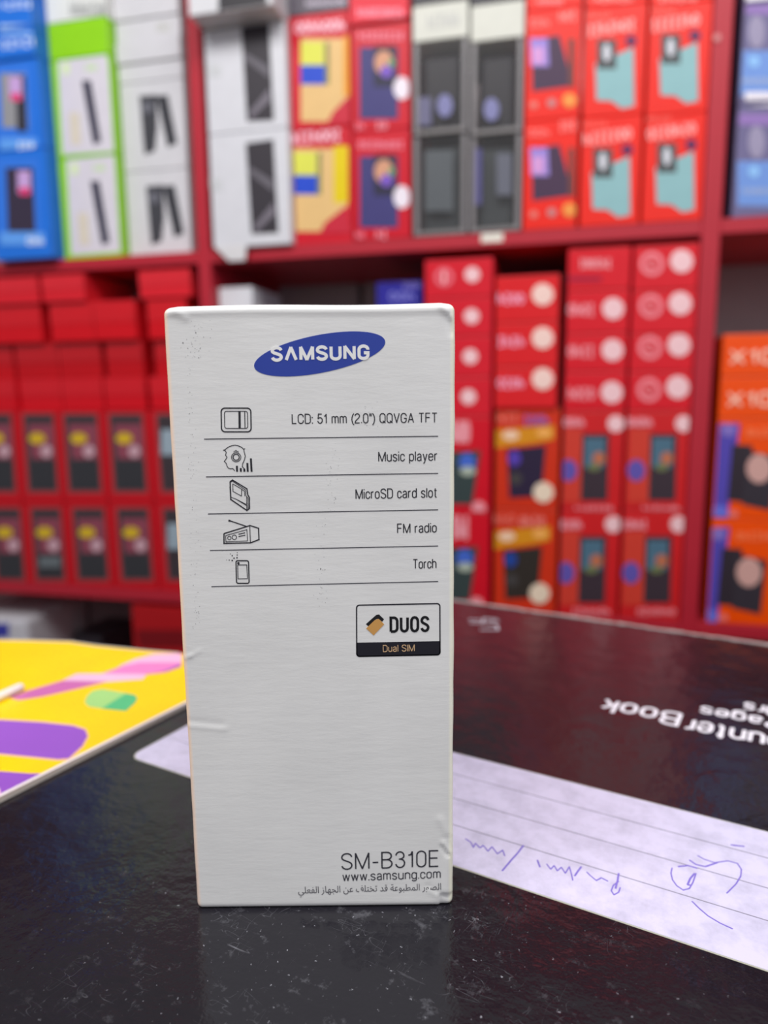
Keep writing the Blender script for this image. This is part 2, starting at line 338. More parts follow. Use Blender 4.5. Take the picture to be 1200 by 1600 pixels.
hw = [[(283, 100), (262, 128), (235, 158), (203, 196)],
      [(640, 205), (636, 232), (628, 262)], [(640, 235), (620, 250), (612, 270), (622, 286), (640, 276), (646, 258)],
      [(65, 75), (85, 88), (95, 108), (103, 92), (120, 110), (132, 100), (150, 122), (165, 105), (185, 132), (205, 118), (213, 140)],
      [(370, 170), (385, 190), (398, 176), (410, 196), (425, 182), (440, 205), (455, 180), (462, 205), (468, 232)], [(500, 180), (488, 196), (475, 215)], [(335, 155), (345, 182)], [(520, 200), (534, 214), (556, 232), (575, 222), (600, 235)],
      [(840, 185), (836, 205), (842, 230), (858, 252), (882, 268), (905, 262), (918, 240), (930, 205)], [(862, 180), (900, 176), (935, 186)], [(905, 155), (930, 172), (965, 180)], [(935, 138), (960, 152), (1000, 165), (1050, 158), (1085, 168), (1100, 190), (1098, 215), (1080, 245), (1045, 280)],
      [(925, 205), (908, 225), (898, 248), (910, 250)], [(965, 180), (1010, 165)], [(915, 310), (940, 335), (975, 365), (1020, 392), (1068, 414)], [(1068, 100), (1112, 104)], [(1060, 98), (1085, 101)]]
bm = bmesh.new()
for s in hw: stroke(bm, [nb(700 + x / 2.4, 1280 + y / 2.4) for x, y in s], 0.00030 if len(s) > 4 else 0.00042, 0.00012, 0.0002, False)
tag(obj('pen_handwriting', bm, ink((128, 112, 200)), lab), 'violet-blue pen strokes')
# printed title, reads from the far side
def nbtext(body, pxl, pxr, size, wd, name='title_lettering'):
    a = nb(*pxl); c = nb(*pxr)                                  # left end in photo = end of the word
    nm = (a[1] + c[1]) / 2; bm = bmesh.new()
    letters(bm, body, lambda x, y: (c[0] - x, nm - y), size, c[0] - a[0], wd, 0.00001, 0.00009, False)
    return tag(obj(name, bm, mat((240, 236, 246), 0.4), note), 'white printed lettering')
nbtext('Book', (947, 1090), (1067, 1117), 0.0118, 0.0014)
nbtext('Counter', (1074, 1119), (1264, 1163), 0.0118, 0.0014)
nbtext('Pages', (1096, 1101), (1224, 1128), 0.0085, 0.0012)
nbtext('Qrs', (1163, 1096), (1222, 1108), 0.0085, 0.0012)
bm = bmesh.new()
for p in ([(732, 968), (750, 969)], [(734, 973), (752, 974)], [(756, 966), (778, 968)], [(756, 966), (753, 974), (776, 977)], [(776, 977), (778, 984), (750, 984)], [(762, 970), (780, 971)]):
    stroke(bm, [nb(*q) for q in p], 0.0014, 0.00001, 0.00009, False)
tag(obj('emblem', bm, mat((170, 168, 178), 0.4), note), 'small white printed emblem near the far edge')

# ================================================================ YELLOW BOOK
YZ = 0.0016
def gy(px, py, z=YZ):
    X = hit(px, py, Vector((0, 0, z)), Vector((0, 0, 1))); return (X.x, X.y)
e0 = TN * (NT0 - 0.0004)
def edge_pt(n_): v = e0 + NN * n_; return (v.x, v.y)
yout = [edge_pt(0.02), edge_pt(0.236), gy(280, 1021), gy(240, 1018), gy(150, 1009), gy(110, 1003), gy(50, 1001), gy(0, 1000), (-0.36, 0.372), (-0.44, 0.20), (-0.30, 0.045)]
yb = tag(obj('yellow_book', slab_bm(yout, YZ - 0.0006, YZ), mat((250, 208, 0), 0.35)), 'bright yellow softcover book with purple, pink and green shapes, left of the notebook', 'book')
def shrink(pts, k):
    cx = sum(p[0] for p in pts) / len(pts); cy = sum(p[1] for p in pts) / len(pts); return [(cx + (p[0] - cx) * k, cy + (p[1] - cy) * k) for p in pts]
tag(obj('page_block', slab_bm(shrink(yout, 0.998), -NBT + 0.0006, YZ - 0.0006), mat((226, 222, 216), 0.7), yb), 'white page edges')
obj('back_cover', slab_bm(yout, -NBT, -NBT + 0.0006), mat((250, 208, 0), 0.35), yb)
bm = bmesh.new(); stroke(bm, [edge_pt(0.021), edge_pt(0.2355)], 0.0012, YZ - 0.0005, YZ + 0.0001, False)
obj('cover_edge', bm, mat((236, 226, 226), 0.6), yb).location.x = -0.0006
bm = bmesh.new(); stroke(bm, yout[2:8], 0.0012, YZ - 0.0005, YZ + 0.0002, False)
obj('cover_edge', bm, mat((206, 196, 184), 0.6), yb)
def art(name, pts, col, lvl, lbl):
    P = [gy(x / 3.75, 900 + y / 3.75) for x, y in pts]
    for i in range(len(P)):                                     # keep the print on the cover
        p = Vector((*P[i], 0)); d = p.dot(TN) - (NT0 - 0.0010)
        if d > 0: p -= TN * d; P[i] = (p.x, p.y)
    tag(obj(name, slab_bm(P, YZ - 0.00005, YZ + 0.00006 * lvl), mat(col, 0.35), yb), lbl)
L_ = [(-160, 860), (0, 838), (250, 852), (430, 872), (505, 896), (522, 940), (488, 1004), (408, 1080), (340, 1084), (0, 1050), (-160, 1040)]
art('printed_outline', L_, (240, 190, 150), 1, 'pale outline of the large purple shape')
art('printed_shape', [(-160, 868), (0, 846), (250, 860), (430, 880), (498, 903), (513, 940), (480, 998), (402, 1070), (340, 1074), (0, 1041), (-160, 1032)], (150, 88, 196), 2, 'large purple rounded shape')
art('printed_shape', [(-160, 1130), (0, 1145), (180, 1158), (275, 1166), (150, 1225), (30, 1288), (-60, 1340), (-160, 1390)], (146, 84, 192), 1, 'purple shape at the near corner')
art('printed_shape', [(-40, 1225), (0, 1245), (28, 1290), (-30, 1335), (-70, 1300)], (222, 180, 214), 2, 'pale pink patch at the near corner')
art('printed_band', [(55, 712), (180, 668), (370, 613), (635, 618), (450, 662), (250, 707), (110, 728)], (200, 108, 172), 1, 'magenta part of the curved band')
art('printed_band', [(366, 614), (450, 574), (860, 574), (838, 606), (640, 620)], (236, 190, 220), 2, 'pale pink part of the curved band')
art('printed_band', [(600, 574), (720, 530), (820, 508), (1062, 508), (1062, 522), (960, 566), (860, 577)], (240, 132, 196), 3, 'bright pink part of the curved band')
art('printed_band', [(690, 535), (790, 490), (905, 460), (1066, 458), (1064, 509), (820, 509)], (250, 186, 222), 4, 'light pink part of the curved band')
art('printed_band', [(900, 574), (990, 545), (1062, 512), (1062, 532), (980, 562)], (176, 104, 190), 5, 'violet tip of the curved band')
art('printed_leaf', [(495, 740), (512, 700), (545, 672), (600, 662), (745, 688), (600, 778), (520, 766)], (164, 214, 128), 1, 'light green half of the leaf shape')
art('printed_leaf', [(740, 688), (790, 698), (806, 718), (790, 745), (738, 792), (596, 778)], (84, 190, 128), 2, 'darker green half of the leaf shape')
# white rod on the yellow book
a = Vector((*gy(36, 1072, YZ + 0.0016), YZ + 0.0017)); c_ = Vector((*gy(-8, 1092, YZ + 0.0016), YZ + 0.0017)); d = (c_ - a).normalized()
bm = bmesh.new(); prof = [(0, 0.0004), (0.0003, 0.0010), (0.0010, 0.0015), (0.002, 0.0016), (0.09, 0.0016), (0.0915, 0.0012), (0.092, 0.0004)]
sd = Vector((-d.y, d.x, 0)); rings = []
for s, r in prof:
    rings.append([bm.verts.new(a + d * s + sd * r * math.cos(k * math.pi / 8) + Vector((0, 0, r * math.sin(k * math.pi / 8)))) for k in range(16)])
for A, B in zip(rings, rings[1:]):
    for k in range(16): bm.faces.new((A[k], A[(k + 1) % 16], B[(k + 1) % 16], B[k]))
bm.faces.new(rings[0]); bm.faces.new(rings[-1][::-1]); bmesh.ops.recalc_face_normals(bm, faces=bm.faces)
tag(obj('rod', bm, mat((238, 234, 232), 0.3), smooth=True), 'thin white round-ended rod lying on the yellow book', 'rod')

# ================================================================ WHITE CARTON
YF = 0.148                                                     # front face
def bl(px, py):
    X = hit(px, py, Vector((0, YF, 0)), Vector((0, 1, 0))); return (X.x - BXX, X.z)
def seg_d(p, a, c):
    ax, az = a; dx, dz = c[0] - ax, c[1] - az; t = max(0, min(1, ((p[0] - ax) * dx + (p[1] - az) * dz) / (dx * dx + dz * dz)))
    return math.hypot(p[0] - ax - t * dx, p[1] - az - t * dz), t
CREASE = [((286, 1029), (298, 1025), 0.00016, 0.0003), ((298, 1025), (312, 1017), 0.00010, 0.0003),
          ((296, 1134), (352, 1139), 0.00009, 0.0006), ((296, 1127), (345, 1132), -0.00008, 0.0007),
          ((668, 1384), (700, 1403), -0.00012, 0.00045), ((672, 1391), (700, 1409), 0.00012, 0.0007), ((692, 1316), (703, 1333), 0.00026, 0.0004), ((690, 1322), (700, 1336), -0.0002, 0.0004),
          ((700, 1340), (697, 1392), 0.00022, 0.0006), ((688, 1280), (697, 1300), 0.00014, 0.0008),
          ((262, 487), (700, 483), 0.00016, 0.0006), ((700, 490), (706, 520), -0.0002, 0.0005), ((268, 481), (290, 496), 0.00018, 0.0007), ((690, 478), (704, 492), 0.0003, 0.0006)]
CR = [(bl(*a), bl(*c), h, s) for a, c, h, s in CREASE]
def round_box():
    bm = bmesh.new(); R = 0.00125
    hx = BXW / 2
    def axis(lo, hi, n, fine):
        pts = [lo + R * (1 - math.cos(math.pi / 2 * i / 5)) for i in range(5)]
        pts += [lo + R + (hi - lo - 2 * R) * i / n for i in range(n + 1)]
        pts += [hi - R * (1 - math.cos(math.pi / 2 * i / 5)) for i in range(4, -1, -1)]
        return pts
    X = axis(-hx, hx, 110, 1); Z = axis(0, BXH, 250, 1); Y = axis(0, BXD, 20, 1)
    cache = {}
    def V(x, y, z):
        k = (round(x, 7), round(y, 7), round(z, 7))
        if k not in cache:
            q = Vector((min(max(x, -hx + R), hx - R), min(max(y, R), BXD - R), min(max(z, R), BXH - R)))
            p = Vector((x, y, z)); dd = p - q
            if dd.length > 1e-9: p = q + dd.normalized() * R
            cache[k] = bm.verts.new(p)
        return cache[k]
    def sheet(A, B, f):
        for i in range(len(A) - 1):
            for j in range(len(B) - 1):
                bm.faces.new((V(*f(A[i], B[j])), V(*f(A[i + 1], B[j])), V(*f(A[i + 1], B[j + 1])), V(*f(A[i], B[j + 1]))))
    sheet(X, Z, lambda a, b_: (a, 0, b_)); sheet(X, Z, lambda a, b_: (a, BXD, b_))
    sheet(Y, Z, lambda a, b_: (-hx, a, b_)); sheet(Y, Z, lambda a, b_: (hx, a, b_))
    sheet(X, Y, lambda a, b_: (a, b_, 0)); sheet(X, Y, lambda a, b_: (a, b_, BXH))
    bmesh.ops.recalc_face_normals(bm, faces=bm.faces)
    for v in bm.verts:
        x, y, z = v.co
        if y < 0.004:
            k = 1 - y / 0.004; dy = 0
            for a, c, h, s in CR:
                dd, t = seg_d((x, z), a, c)
                if dd < 4 * s: dy -= h * math.exp(-(dd / s) ** 2)
            v.co.y += dy * k
        # soft hand-worn corners and top edge
        cx = abs(x) / hx; tz = z / BXH
        if tz > 0.97: v.co.z -= 0.00025 * ((tz - 0.97) / 0.03) * (0.5 + 0.5 * math.sin(x * 150)) + 0.0004 * max(0, cx - 0.9) / 0.1
        if cx > 0.96 and y < 0.02: v.co.x += (0.00005 * math.sin(z * 130) + 0.00004 * math.sin(z * 410 + 2)) * (1 if x > 0 else -1) * (1 if x > 0 else 0.5) * min(1, z / 0.004)
        if x > hx - 0.003 and z < 0.003 and y < 0.004: v.co.y += 0.0004
    return bm
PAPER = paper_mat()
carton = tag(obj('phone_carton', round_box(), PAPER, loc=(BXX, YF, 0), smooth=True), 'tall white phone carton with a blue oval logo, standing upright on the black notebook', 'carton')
INK = ink((40, 40, 46)); GRAY = ink((78, 78, 84))
def flat(name, pts, lvl, material, label=None):
    bm = slab_bm([bl(*p) for p in pts], -0.00002 * lvl - 0.00002, 0.0001, swap=True)
    o = obj(name, bm, material, carton); 
    if label: tag(o, label)
    return o
def strokes(name, lines, wpx, material, label=None, closed=()):
    bm = bmesh.new()
    for i, l in enumerate(lines):
        wp = wpx[i] if isinstance(wpx, (list, tuple)) else wpx
        stroke(bm, [bl(*p) for p in l], wp * 0.000128, -0.00004, 0.0001, True, i in closed)
    o = obj(name, bm, material, carton)
    if label: tag(o, label)
    return o
def words(body, p0, p1, cap, wpx, material, name='lettering', lvl=1, label=None, font=False, gap=0.19):
    """baseline from pixel p0 to p1, cap height and stroke width in pixels"""
    a = bl(*p0); c = bl(*p1); up = bl((p0[0] + p1[0]) / 2, (p0[1] + p1[1]) / 2 - cap)[1] - (a[1] + c[1]) / 2; wd = c[0] - a[0]
    if font:
        bm = text_bm(body, lambda x, y: (a[0] + wd * x, -0.00002 - 0.00002 * lvl, a[1] + (c[1] - a[1]) * x + y * up), wpx)
        for f in bm.faces:
            if f.normal.y > 0: f.normal_flip()
    else:
        bm = bmesh.new(); letters(bm, body, lambda x, y: (a[0] + x, a[1] + (c[1] - a[1]) * x / wd + y), up, wd, wpx * up / cap, -0.00002 - 0.00002 * lvl, 0.0001, True, gap)
    o = obj(name, bm, material, carton)
    tag(o, label or 'printed black lettering'); return o
th = math.radians(-11.1)
flat('logo_oval', ellipse(499.5, 553, 104.3, 29.6, th, 72), 1, ink((44, 66, 158)), 'tilted deep blue oval of the logo')
words('SΛMSUNG', (423.5, 565.5), (577.5, 562.5), 24.5, 5.0, mat((236, 236, 234), 0.45), 'logo_lettering', 3, 'white bold logo lettering over the blue oval', gap=0.27)
words('LCD: 51 mm (2.0") QQVGA TFT', (456, 662.5), (683.5, 660.5), 16, 1.6, INK)
words('Music player', (591, 721.5), (683.5, 720), 16, 1.6, INK)
words('MicroSD card slot', (555.5, 780), (683, 777.5), 16, 1.6, INK)
words('FM radio', (620.5, 833.5), (682.5, 832), 15.5, 1.6, INK)
words('Torch', (645, 889), (682, 888), 15.5, 1.6, INK)
for a, c in (((319, 686), (684.5, 681.5)), ((322, 745), (684.5, 739.5)), ((325, 803), (684.5, 796.5)), ((328, 860), (684.5, 853)), ((330.5, 916.5), (684.5, 908.5))):
    strokes('divider_line', [[a, c]], 1.4, ink((70, 70, 76)))
def c2(pts): return [(310 + x / 6, 620 + y / 6) for x, y in pts]
def c3(pts): return [(310 + x / 6, 780 + y / 6) for x, y in pts]
def rr2(x0, x1, y0, y1, r, lean=0): return [(x + lean * (y - y0) / (y1 - y0), y) for x, y in rrect(x0, x1, y0, y1, r)]
strokes('feature_icon', [c2(rr2(213, 491, 106, 328, 34, 4)), c2(rr2(244, 460, 135, 296, 20, 3)), c2([(388, 137), (390, 296)]), c2([(434, 137), (438, 296)]), c2([(378, 137), (380, 296)])], [2.0, 1.2, 2.6, 1.3, 1.0], INK, 'display icon: rounded screen outline', (0, 1))
head = [(232, 500), (248, 497), (262, 484), (290, 466), (318, 456), (345, 452), (372, 458), (400, 470), (418, 484), (426, 492), (437, 484)]
face = [(238, 496), (252, 506), (262, 522), (254, 545), (268, 566), (256, 588), (243, 604), (262, 625), (268, 648), (280, 668), (300, 674), (322, 672), (334, 684), (340, 694)]
nape = [(424, 488), (428, 510), (440, 555), (432, 590), (414, 630), (412, 655), (424, 668), (436, 678)]
bars = [c2([(361 + 0, 646), (363, 702)]), c2([(397, 668), (398, 702)]), c2([(430, 676), (432, 702)]), c2([(459, 620), (463, 702)]), c2([(492, 577), (499, 702)])]
strokes('feature_icon', [c2(head), c2(face), c2(nape), c2(ellipse(354, 566, 44, 42, 0, 28)), c2(ellipse(354, 566, 29, 28, 0, 24)), c2([(334, 524), (334, 510), (346, 508), (352, 500), (360, 510), (372, 512), (374, 526)]), c2([(352, 500), (353, 520)])] + bars, [1.2, 1.2, 1.2, 1.1, 1.5, 0.8, 0.8, 3.0, 3.0, 3.0, 3.0, 3.0], INK, 'music icon: head outline with headphone ring and level bars', (3, 4))
strokes('feature_icon', [c2([(297, 795), (320, 780), (455, 862), (462, 915), (478, 945), (476, 1050), (478, 1035)]), c2([(297, 795), (304, 960), (308, 962)]), c2([(300, 800), (320, 790), (440, 872), (446, 925), (464, 950), (464, 1050)]), c2([(322, 815), (324, 885), (404, 930), (406, 865), (322, 815)]), c2([(408, 868), (432, 884), (436, 930)]), c2([(306, 940), (356, 960), (452, 1010)]),
                        c3([(297, -120), (304, 2), (455, 105), (479, 86), (476, -15)]), c3([(355, 0), (450, 58)]), c3([(452, -20), (454, 100)])], [1.9, 1.9, 1.0, 1.0, 1.0, 1.0, 1.9, 1.0, 1.0], INK, 'memory card icon: slanted card outline')
strokes('feature_icon', [c3([(240, 322), (240, 414), (490, 408), (568, 378), (564, 272), (484, 246), (240, 322)]), c3([(482, 248), (488, 408)]), c3([(256, 340), (455, 284), (460, 390), (258, 400), (256, 340)]), c3(ellipse(290, 363, 16, 16, 0, 20)), c3(ellipse(337, 356, 21, 21, 0, 22)), c3([(376, 328), (438, 314)]), c3([(376, 350), (440, 336)]), c3([(290, 200), (450, 254)]), c3([(282, 198), (300, 204)])], [1.9, 1.2, 1.0, 1.0, 1.1, 1.4, 1.4, 1.7, 3.0], INK, 'radio icon with slanted aerial', (3, 4))
dots = [(364, 500, 4), (364, 522, 5), (362, 548, 7), (300, 512, 4), (317, 529, 6), (334, 552, 7), (264, 569, 3), (289, 570, 5), (317, 574, 7), (375, 600, 12)]
o = strokes('feature_icon', [c3(rr2(352, 470, 576, 788, 16, 6)), c3([(368, 616), (454, 616), (460, 744), (372, 746), (368, 616)])], [1.8, 1.1], INK, 'torch icon: small phone outline with spray of dots', (0,))
bm = bmesh.new()
for x, y, r in dots: slab_bm([bl(*p) for p in c3(ellipse(x, y, r, r, 0, 12))], -0.00004, 0.0001, bm, True)
obj('icon_dots', bm, INK, carton)
# dual sim badge
def c5(pts): return [(540 + x / 6.667, 930 + y / 6.667) for x, y in pts]
BL = ink((30, 29, 38))
badge = strokes('badge_frame', [c5([(x + (y - 90) * 0.004, y - (x - 110) * 0.02 + 6) for x, y in rrect(114, 982, 98, 632, 30)])], 2.1, BL, 'rounded black outline of the badge', (0,))
P = [(x + (y - 90) * 0.004, y - (x - 110) * 0.02 + 6) for x, y in rrect(112, 984, 98, 636, 32)]
band = [p for p in P if p[1] > 560]; band = sorted([p for p in band if p[0] < 500], key=lambda p: p[1]) + sorted([p for p in band if p[0] >= 500], key=lambda p: -p[1])
flat('badge_band', c5([(114, 494)] + band + [(984, 478)]), 1, BL, 'dark band with small tan lettering')
words('Dual SIM', tuple(c5([(388, 592)])[0]), tuple(c5([(720, 584)])[0]), 11, 1.15, ink((206, 170, 130)), lvl=3, label='small tan lettering on the dark band')
words('DUOS', tuple(c5([(458, 392)])[0]), tuple(c5([(874, 384)])[0]), 25.5, 4.0, ink((18, 18, 22)), label='bold condensed black lettering', gap=0.30)
flat('card_mark', c5([(212, 300), (318, 206), (348, 200), (400, 250), (380, 276), (345, 246), (318, 250), (238, 325)]), 1, ink((24, 24, 28)), 'black folded card shape')
flat('card_mark', c5([(214, 345), (305, 258), (345, 246), (402, 302), (292, 418)]), 2, ink((204, 152, 84)), 'tan card shape')
def c6(x, y): return (440 + x / 4.286, 1310 + y / 4.286)
words('SM-B310E', c6(400, 212), c6(1054, 190), 26.5, 2.1, ink((50, 50, 58)))
words('www.samsung.com', c6(408, 288), c6(1066, 266), 14.5, 1.5, ink((56, 56, 64)))
# arabic line, shaped by hand into presentation forms and set right to left
AR = {'ا': ('\ufe8d', '\ufe8e', 0, 0), 'ل': ('\ufedd', '\ufede', '\ufedf', '\ufee0'), 'ص': ('\ufeb9', '\ufeba', '\ufebb', '\ufebc'), 'و': ('\ufeed', '\ufeee', 0, 0), 'ر': ('\ufead', '\ufeae', 0, 0),
      'م': ('\ufee1', '\ufee2', '\ufee3', '\ufee4'), 'ط': ('\ufec1', '\ufec2', '\ufec3', '\ufec4'), 'ب': ('\ufe8f', '\ufe90', '\ufe91', '\ufe92'), 'ع': ('\ufec9', '\ufeca', '\ufecb', '\ufecc'), 'ة': ('\ufe93', '\ufe94', 0, 0),
      'ق': ('\ufed5', '\ufed6', '\ufed7', '\ufed8'), 'د': ('\ufea9', '\ufeaa', 0, 0), 'ت': ('\ufe95', '\ufe96', '\ufe97', '\ufe98'), 'خ': ('\ufea5', '\ufea6', '\ufea7', '\ufea8'), 'ف': ('\ufed1', '\ufed2', '\ufed3', '\ufed4'),
      'ن': ('\ufee5', '\ufee6', '\ufee7', '\ufee8'), 'ج': ('\ufe9d', '\ufe9e', '\ufe9f', '\ufea0'), 'ه': ('\ufee9', '\ufeea', '\ufeeb', '\ufeec'), 'ز': ('\ufeaf', '\ufeb0', 0, 0), 'ي': ('\ufef1', '\ufef2', '\ufef3', '\ufef4')}
def shape(word):
    out = []
    for i, ch in enumerate(word):
        prev = i > 0 and AR[word[i - 1]][2] != 0; nxt = i < len(word) - 1 and AR[ch][2] != 0
        out.append(AR[ch][(3 if nxt else 1) if prev else (2 if nxt else 0)])
    if word[-1] == 'ف': out[-1] = '\u0641'
    return ''.join(out)[::-1]
line = 'الصور المطبوعة قد تختلف عن الجهاز الفعلي'
words(' '.join(shape(x) for x in line.split()[::-1]), c6(112, 368), c6(1068, 343), 10.5, 0.0, ink((66, 64, 74)), font=True, label='small printed right-to-left lettering')
# scuffs
bm = bmesh.new(); random.seed(11)
def speck(x, y, r):
    slab_bm([bl(x + r * random.uniform(.5, 1) * math.cos(a) * .8, y + r * random.uniform(.5, 1.4) * math.sin(a)) for a in (0, 1.1, 2.3, 3.4, 4.4, 5.4)], -0.00003, 0.0001, bm, True)
for _ in range(46): speck(random.gauss(306, 10), random.uniform(500, 560), random.uniform(0.3, 0.8))
for _ in range(100):
    y = random.uniform(560, 985); speck(296 + (y - 560) * 0.028 + random.gauss(0, 4), y, random.uniform(0.25, 0.75))
for _ in range(40): speck(524 - random.uniform(0, 30) * 0.3 + random.gauss(0, 5), random.uniform(690, 800), random.uniform(0.25, 0.7))
for _ in range(40): speck(503 + random.gauss(0, 6), random.uniform(800, 950), random.uniform(0.25, 0.7))
for _ in range(14): speck(random.uniform(570, 600), random.uniform(625, 670), random.uniform(0.25, 0.6))
speck(286, 536, 1.6); speck(306, 520, 1.4); speck(501, 889, 1.4)
tag(obj('scuff_marks', bm, ink((120, 118, 118)), carton), 'grey rub specks down the left side', kind='stuff')

# ================================================================ DISPLAY SHELF
SHD = 0.24; RED = (176, 34, 50)
ZB1, ZB0 = -0.166, -0.183; ZA0, ZA1 = 0.281, 0.297; ZD0, ZD1 = 0.70, 0.725; ZC1 = -0.40
shelf = bpy.data.objects.new('display_shelf', None); COL.objects.link(shelf); shelf.location = wpos(0, 0, FLOOR); shelf.rotation_euler.z = -wallA
tag(shelf, 'red-painted wall display shelf unit stocked with phone boxes', 'shelf')
RM = mat(RED, 0.45, 0.0, 1.0, 0.3)
U1 = [wuv(303, 200)[0], wuv(1116, 380)[0]]
UP = [(-1.25, -1.225), (wuv(292, 60)[0], wuv(312, 60)[0] ), (wuv(1095, 380)[0], wuv(1125, 380)[0]), (0.62, 0.645)]
def sh(name, u0, u1, W0, W1, z0, z1, m_, lbl=None, bev=0.001):
    o = obj(name, box_bm(u0, u1, W0, W1, z0 - FLOOR, z1 - FLOOR, bev), m_, shelf)
    if lbl: tag(o, lbl)
    return o
for a, b_ in UP: sh('upright', a, b_, 0, SHD, FLOOR, ZD1, RM)
bays = [(UP[0][1], UP[1][0]), (UP[1][1], UP[2][0]), (UP[2][1], UP[3][0])]
for (a, b_) in bays:
    for z0, z1 in ((ZB0, ZB1), (ZA0, ZA1), (ZD0, ZD1), (ZC1 - 0.02, ZC1), (FLOOR + 0.05, FLOOR + 0.07)):
        sh('shelf_board', a, b_, 0, SHD, z0, z1, RM)
GM = mat((168, 158, 160), 0.8)
cuts = [bays[0][0], -0.86, bays[0][1], wuv(484, 430)[0], wuv(650, 430)[0], bays[1][1], bays[2][1]]
for a, b_ in zip(cuts, cuts[1:]):
    sh('back_panel', a + 0.004, b_ - 0.004, SHD, SHD + 0.012, FLOOR, ZD1, GM, 'grey back panel')
sh('price_tag', wuv(752, 366)[0], wuv(786, 366)[0], -0.001, 0, wuv(768, 378)[1], min(wuv(768, 360)[1], ZA1 - 0.001), mat((226, 222, 210), 0.6), 'small cream tag on the board edge', 0)
u, z = wuv(1117, 60)
bm = slab_bm([(u + p[0], z - FLOOR + p[1]) for p in rrect(-0.0015, 0.0055, -0.0035, 0.0035, 0.003, 4)], -0.0015, 0.0, swap=True); obj('screw_cap', bm, mat((206, 130, 130), 0.3), shelf)

# ---------------------------------------------------------------- stock
class Box:
    def __init__(s, u0, u1, z0, z1, W, depth, col, label, cat, group, name='phone_box', rough=0.35, bev=0.0012, material=None):
        s.u, s.z0, s.W = (u0 + u1) / 2, z0, W; h = (u1 - u0) / 2 - 0.0003
        s.o = obj(name, box_bm(-h, h, 0, depth, 0, z1 - z0 - 0.0006, bev), material or mat(col, rough, 0.0, 1.0, 0.22), loc=wpos(s.u, W, z0 + 0.0003), rz=-wallA)
        s.hw, s.h = h, z1 - z0 - 0.0006; s.z0 = z0 + 0.0003
        tag(s.o, label, cat, group); s.lv = 0
    def L(s, px, py):
        u, z = wuv(px, py, s.W)
        e = 0.0012
        return (min(max(u - s.u, -s.hw + e), s.hw - e), min(max(z - s.z0, e), s.h - e))
    def poly(s, name, pts, col, lvl=None, label=None):
        P = [s.L(*p) for p in pts]
        ar = abs(sum(P[i][0] * P[i - 1][1] - P[i - 1][0] * P[i][1] for i in range(len(P))))
        if ar < 2e-6: return
        Q = []
        for p in P:
            if not Q or (abs(p[0] - Q[-1][0]) + abs(p[1] - Q[-1][1]) > 1e-5): Q.append(p)
        s.lv += 1; t = -0.0002 - 0.00008 * s.lv
        o = obj(name, slab_bm(Q, t, 0.0008, swap=True), mat(col, 0.4, 0.0, 1.0, 0.22), s.o)
        if label: tag(o, label)
    def rect(s, name, x0, y0, x1, y1, col, label=None, lean=0): s.poly(name, [(x0, y0), (x1, y0), (x1 + lean, y1), (x0 + lean, y1)], col, label=label)
    def disc(s, cx, cy, r, col, name='printed_badge', label=None, ry=None): s.poly(name, ellipse(cx, cy, r, ry or r, 0, 16), col, label=label)
    def word(s, x0, y0, x1, y1, col, slope=0.0, n=None, name='lettering'):
        """letter-like strokes too blurred in the photo to read"""
        h = y1 - y0; n = n or max(3, int((x1 - x0) / (h * 0.75))); bm = bmesh.new(); s.lv += 1; t = -0.0002 - 0.00008 * s.lv
        rnd = random.Random(int(x0 * 7 + y0 * 13)); cw = (x1 - x0) / n
        for i in range(n):
            a = x0 + i * cw; yy = -slope * (a - x0); k = rnd.random(); st = []
            if k < 0.35: st = [ellipse(a + cw * .42, y0 + h * .55 + yy, cw * .34, h * .42, 0, 10) + []]; st[0].append(st[0][0])
            elif k < 0.7: st = [[(a + cw * .15, y0 + yy), (a + cw * .15, y1 + yy)], [(a + cw * .15, y0 + h * .45 + yy), (a + cw * .7, y0 + h * .5 + yy), (a + cw * .7, y1 + yy)]]
            else: st = [[(a + cw * .1, y0 + h * .15 + yy), (a + cw * .75, y0 + h * .15 + yy)], [(a + cw * .4, y0 + yy), (a + cw * .4, y1 + yy)], [(a + cw * .1, y1 + yy), (a + cw * .75, y1 + yy)]]
            for q in st:
                P = [s.L(*p) for p in q]
                if max(p[0] for p in P) - min(p[0] for p in P) < 1e-4 and max(p[1] for p in P) - min(p[1] for p in P) < 1e-4: continue
                stroke(bm, P, h * 0.17 * 0.0009, t, 0.0006, True)
        if len(bm.faces): obj(name, bm, mat(col, 0.4), s.o)
        else: bm.free()
    def text(s, body, x0, x1, ybase, cap, col, wd=0.12):
        a = s.L(x0, ybase); c = wuv(x1, ybase, s.W)[0] - s.u; up = s.L(x0, ybase - cap)[1] - a[1]; bm = bmesh.new()
        letters(bm, body, lambda x, y: (a[0] + x, a[1] + y), up, c - a[0], wd * up, -0.0009, 0.0005, True)
        obj('lettering', bm, mat(col, 0.4), s.o)
LIM = {}
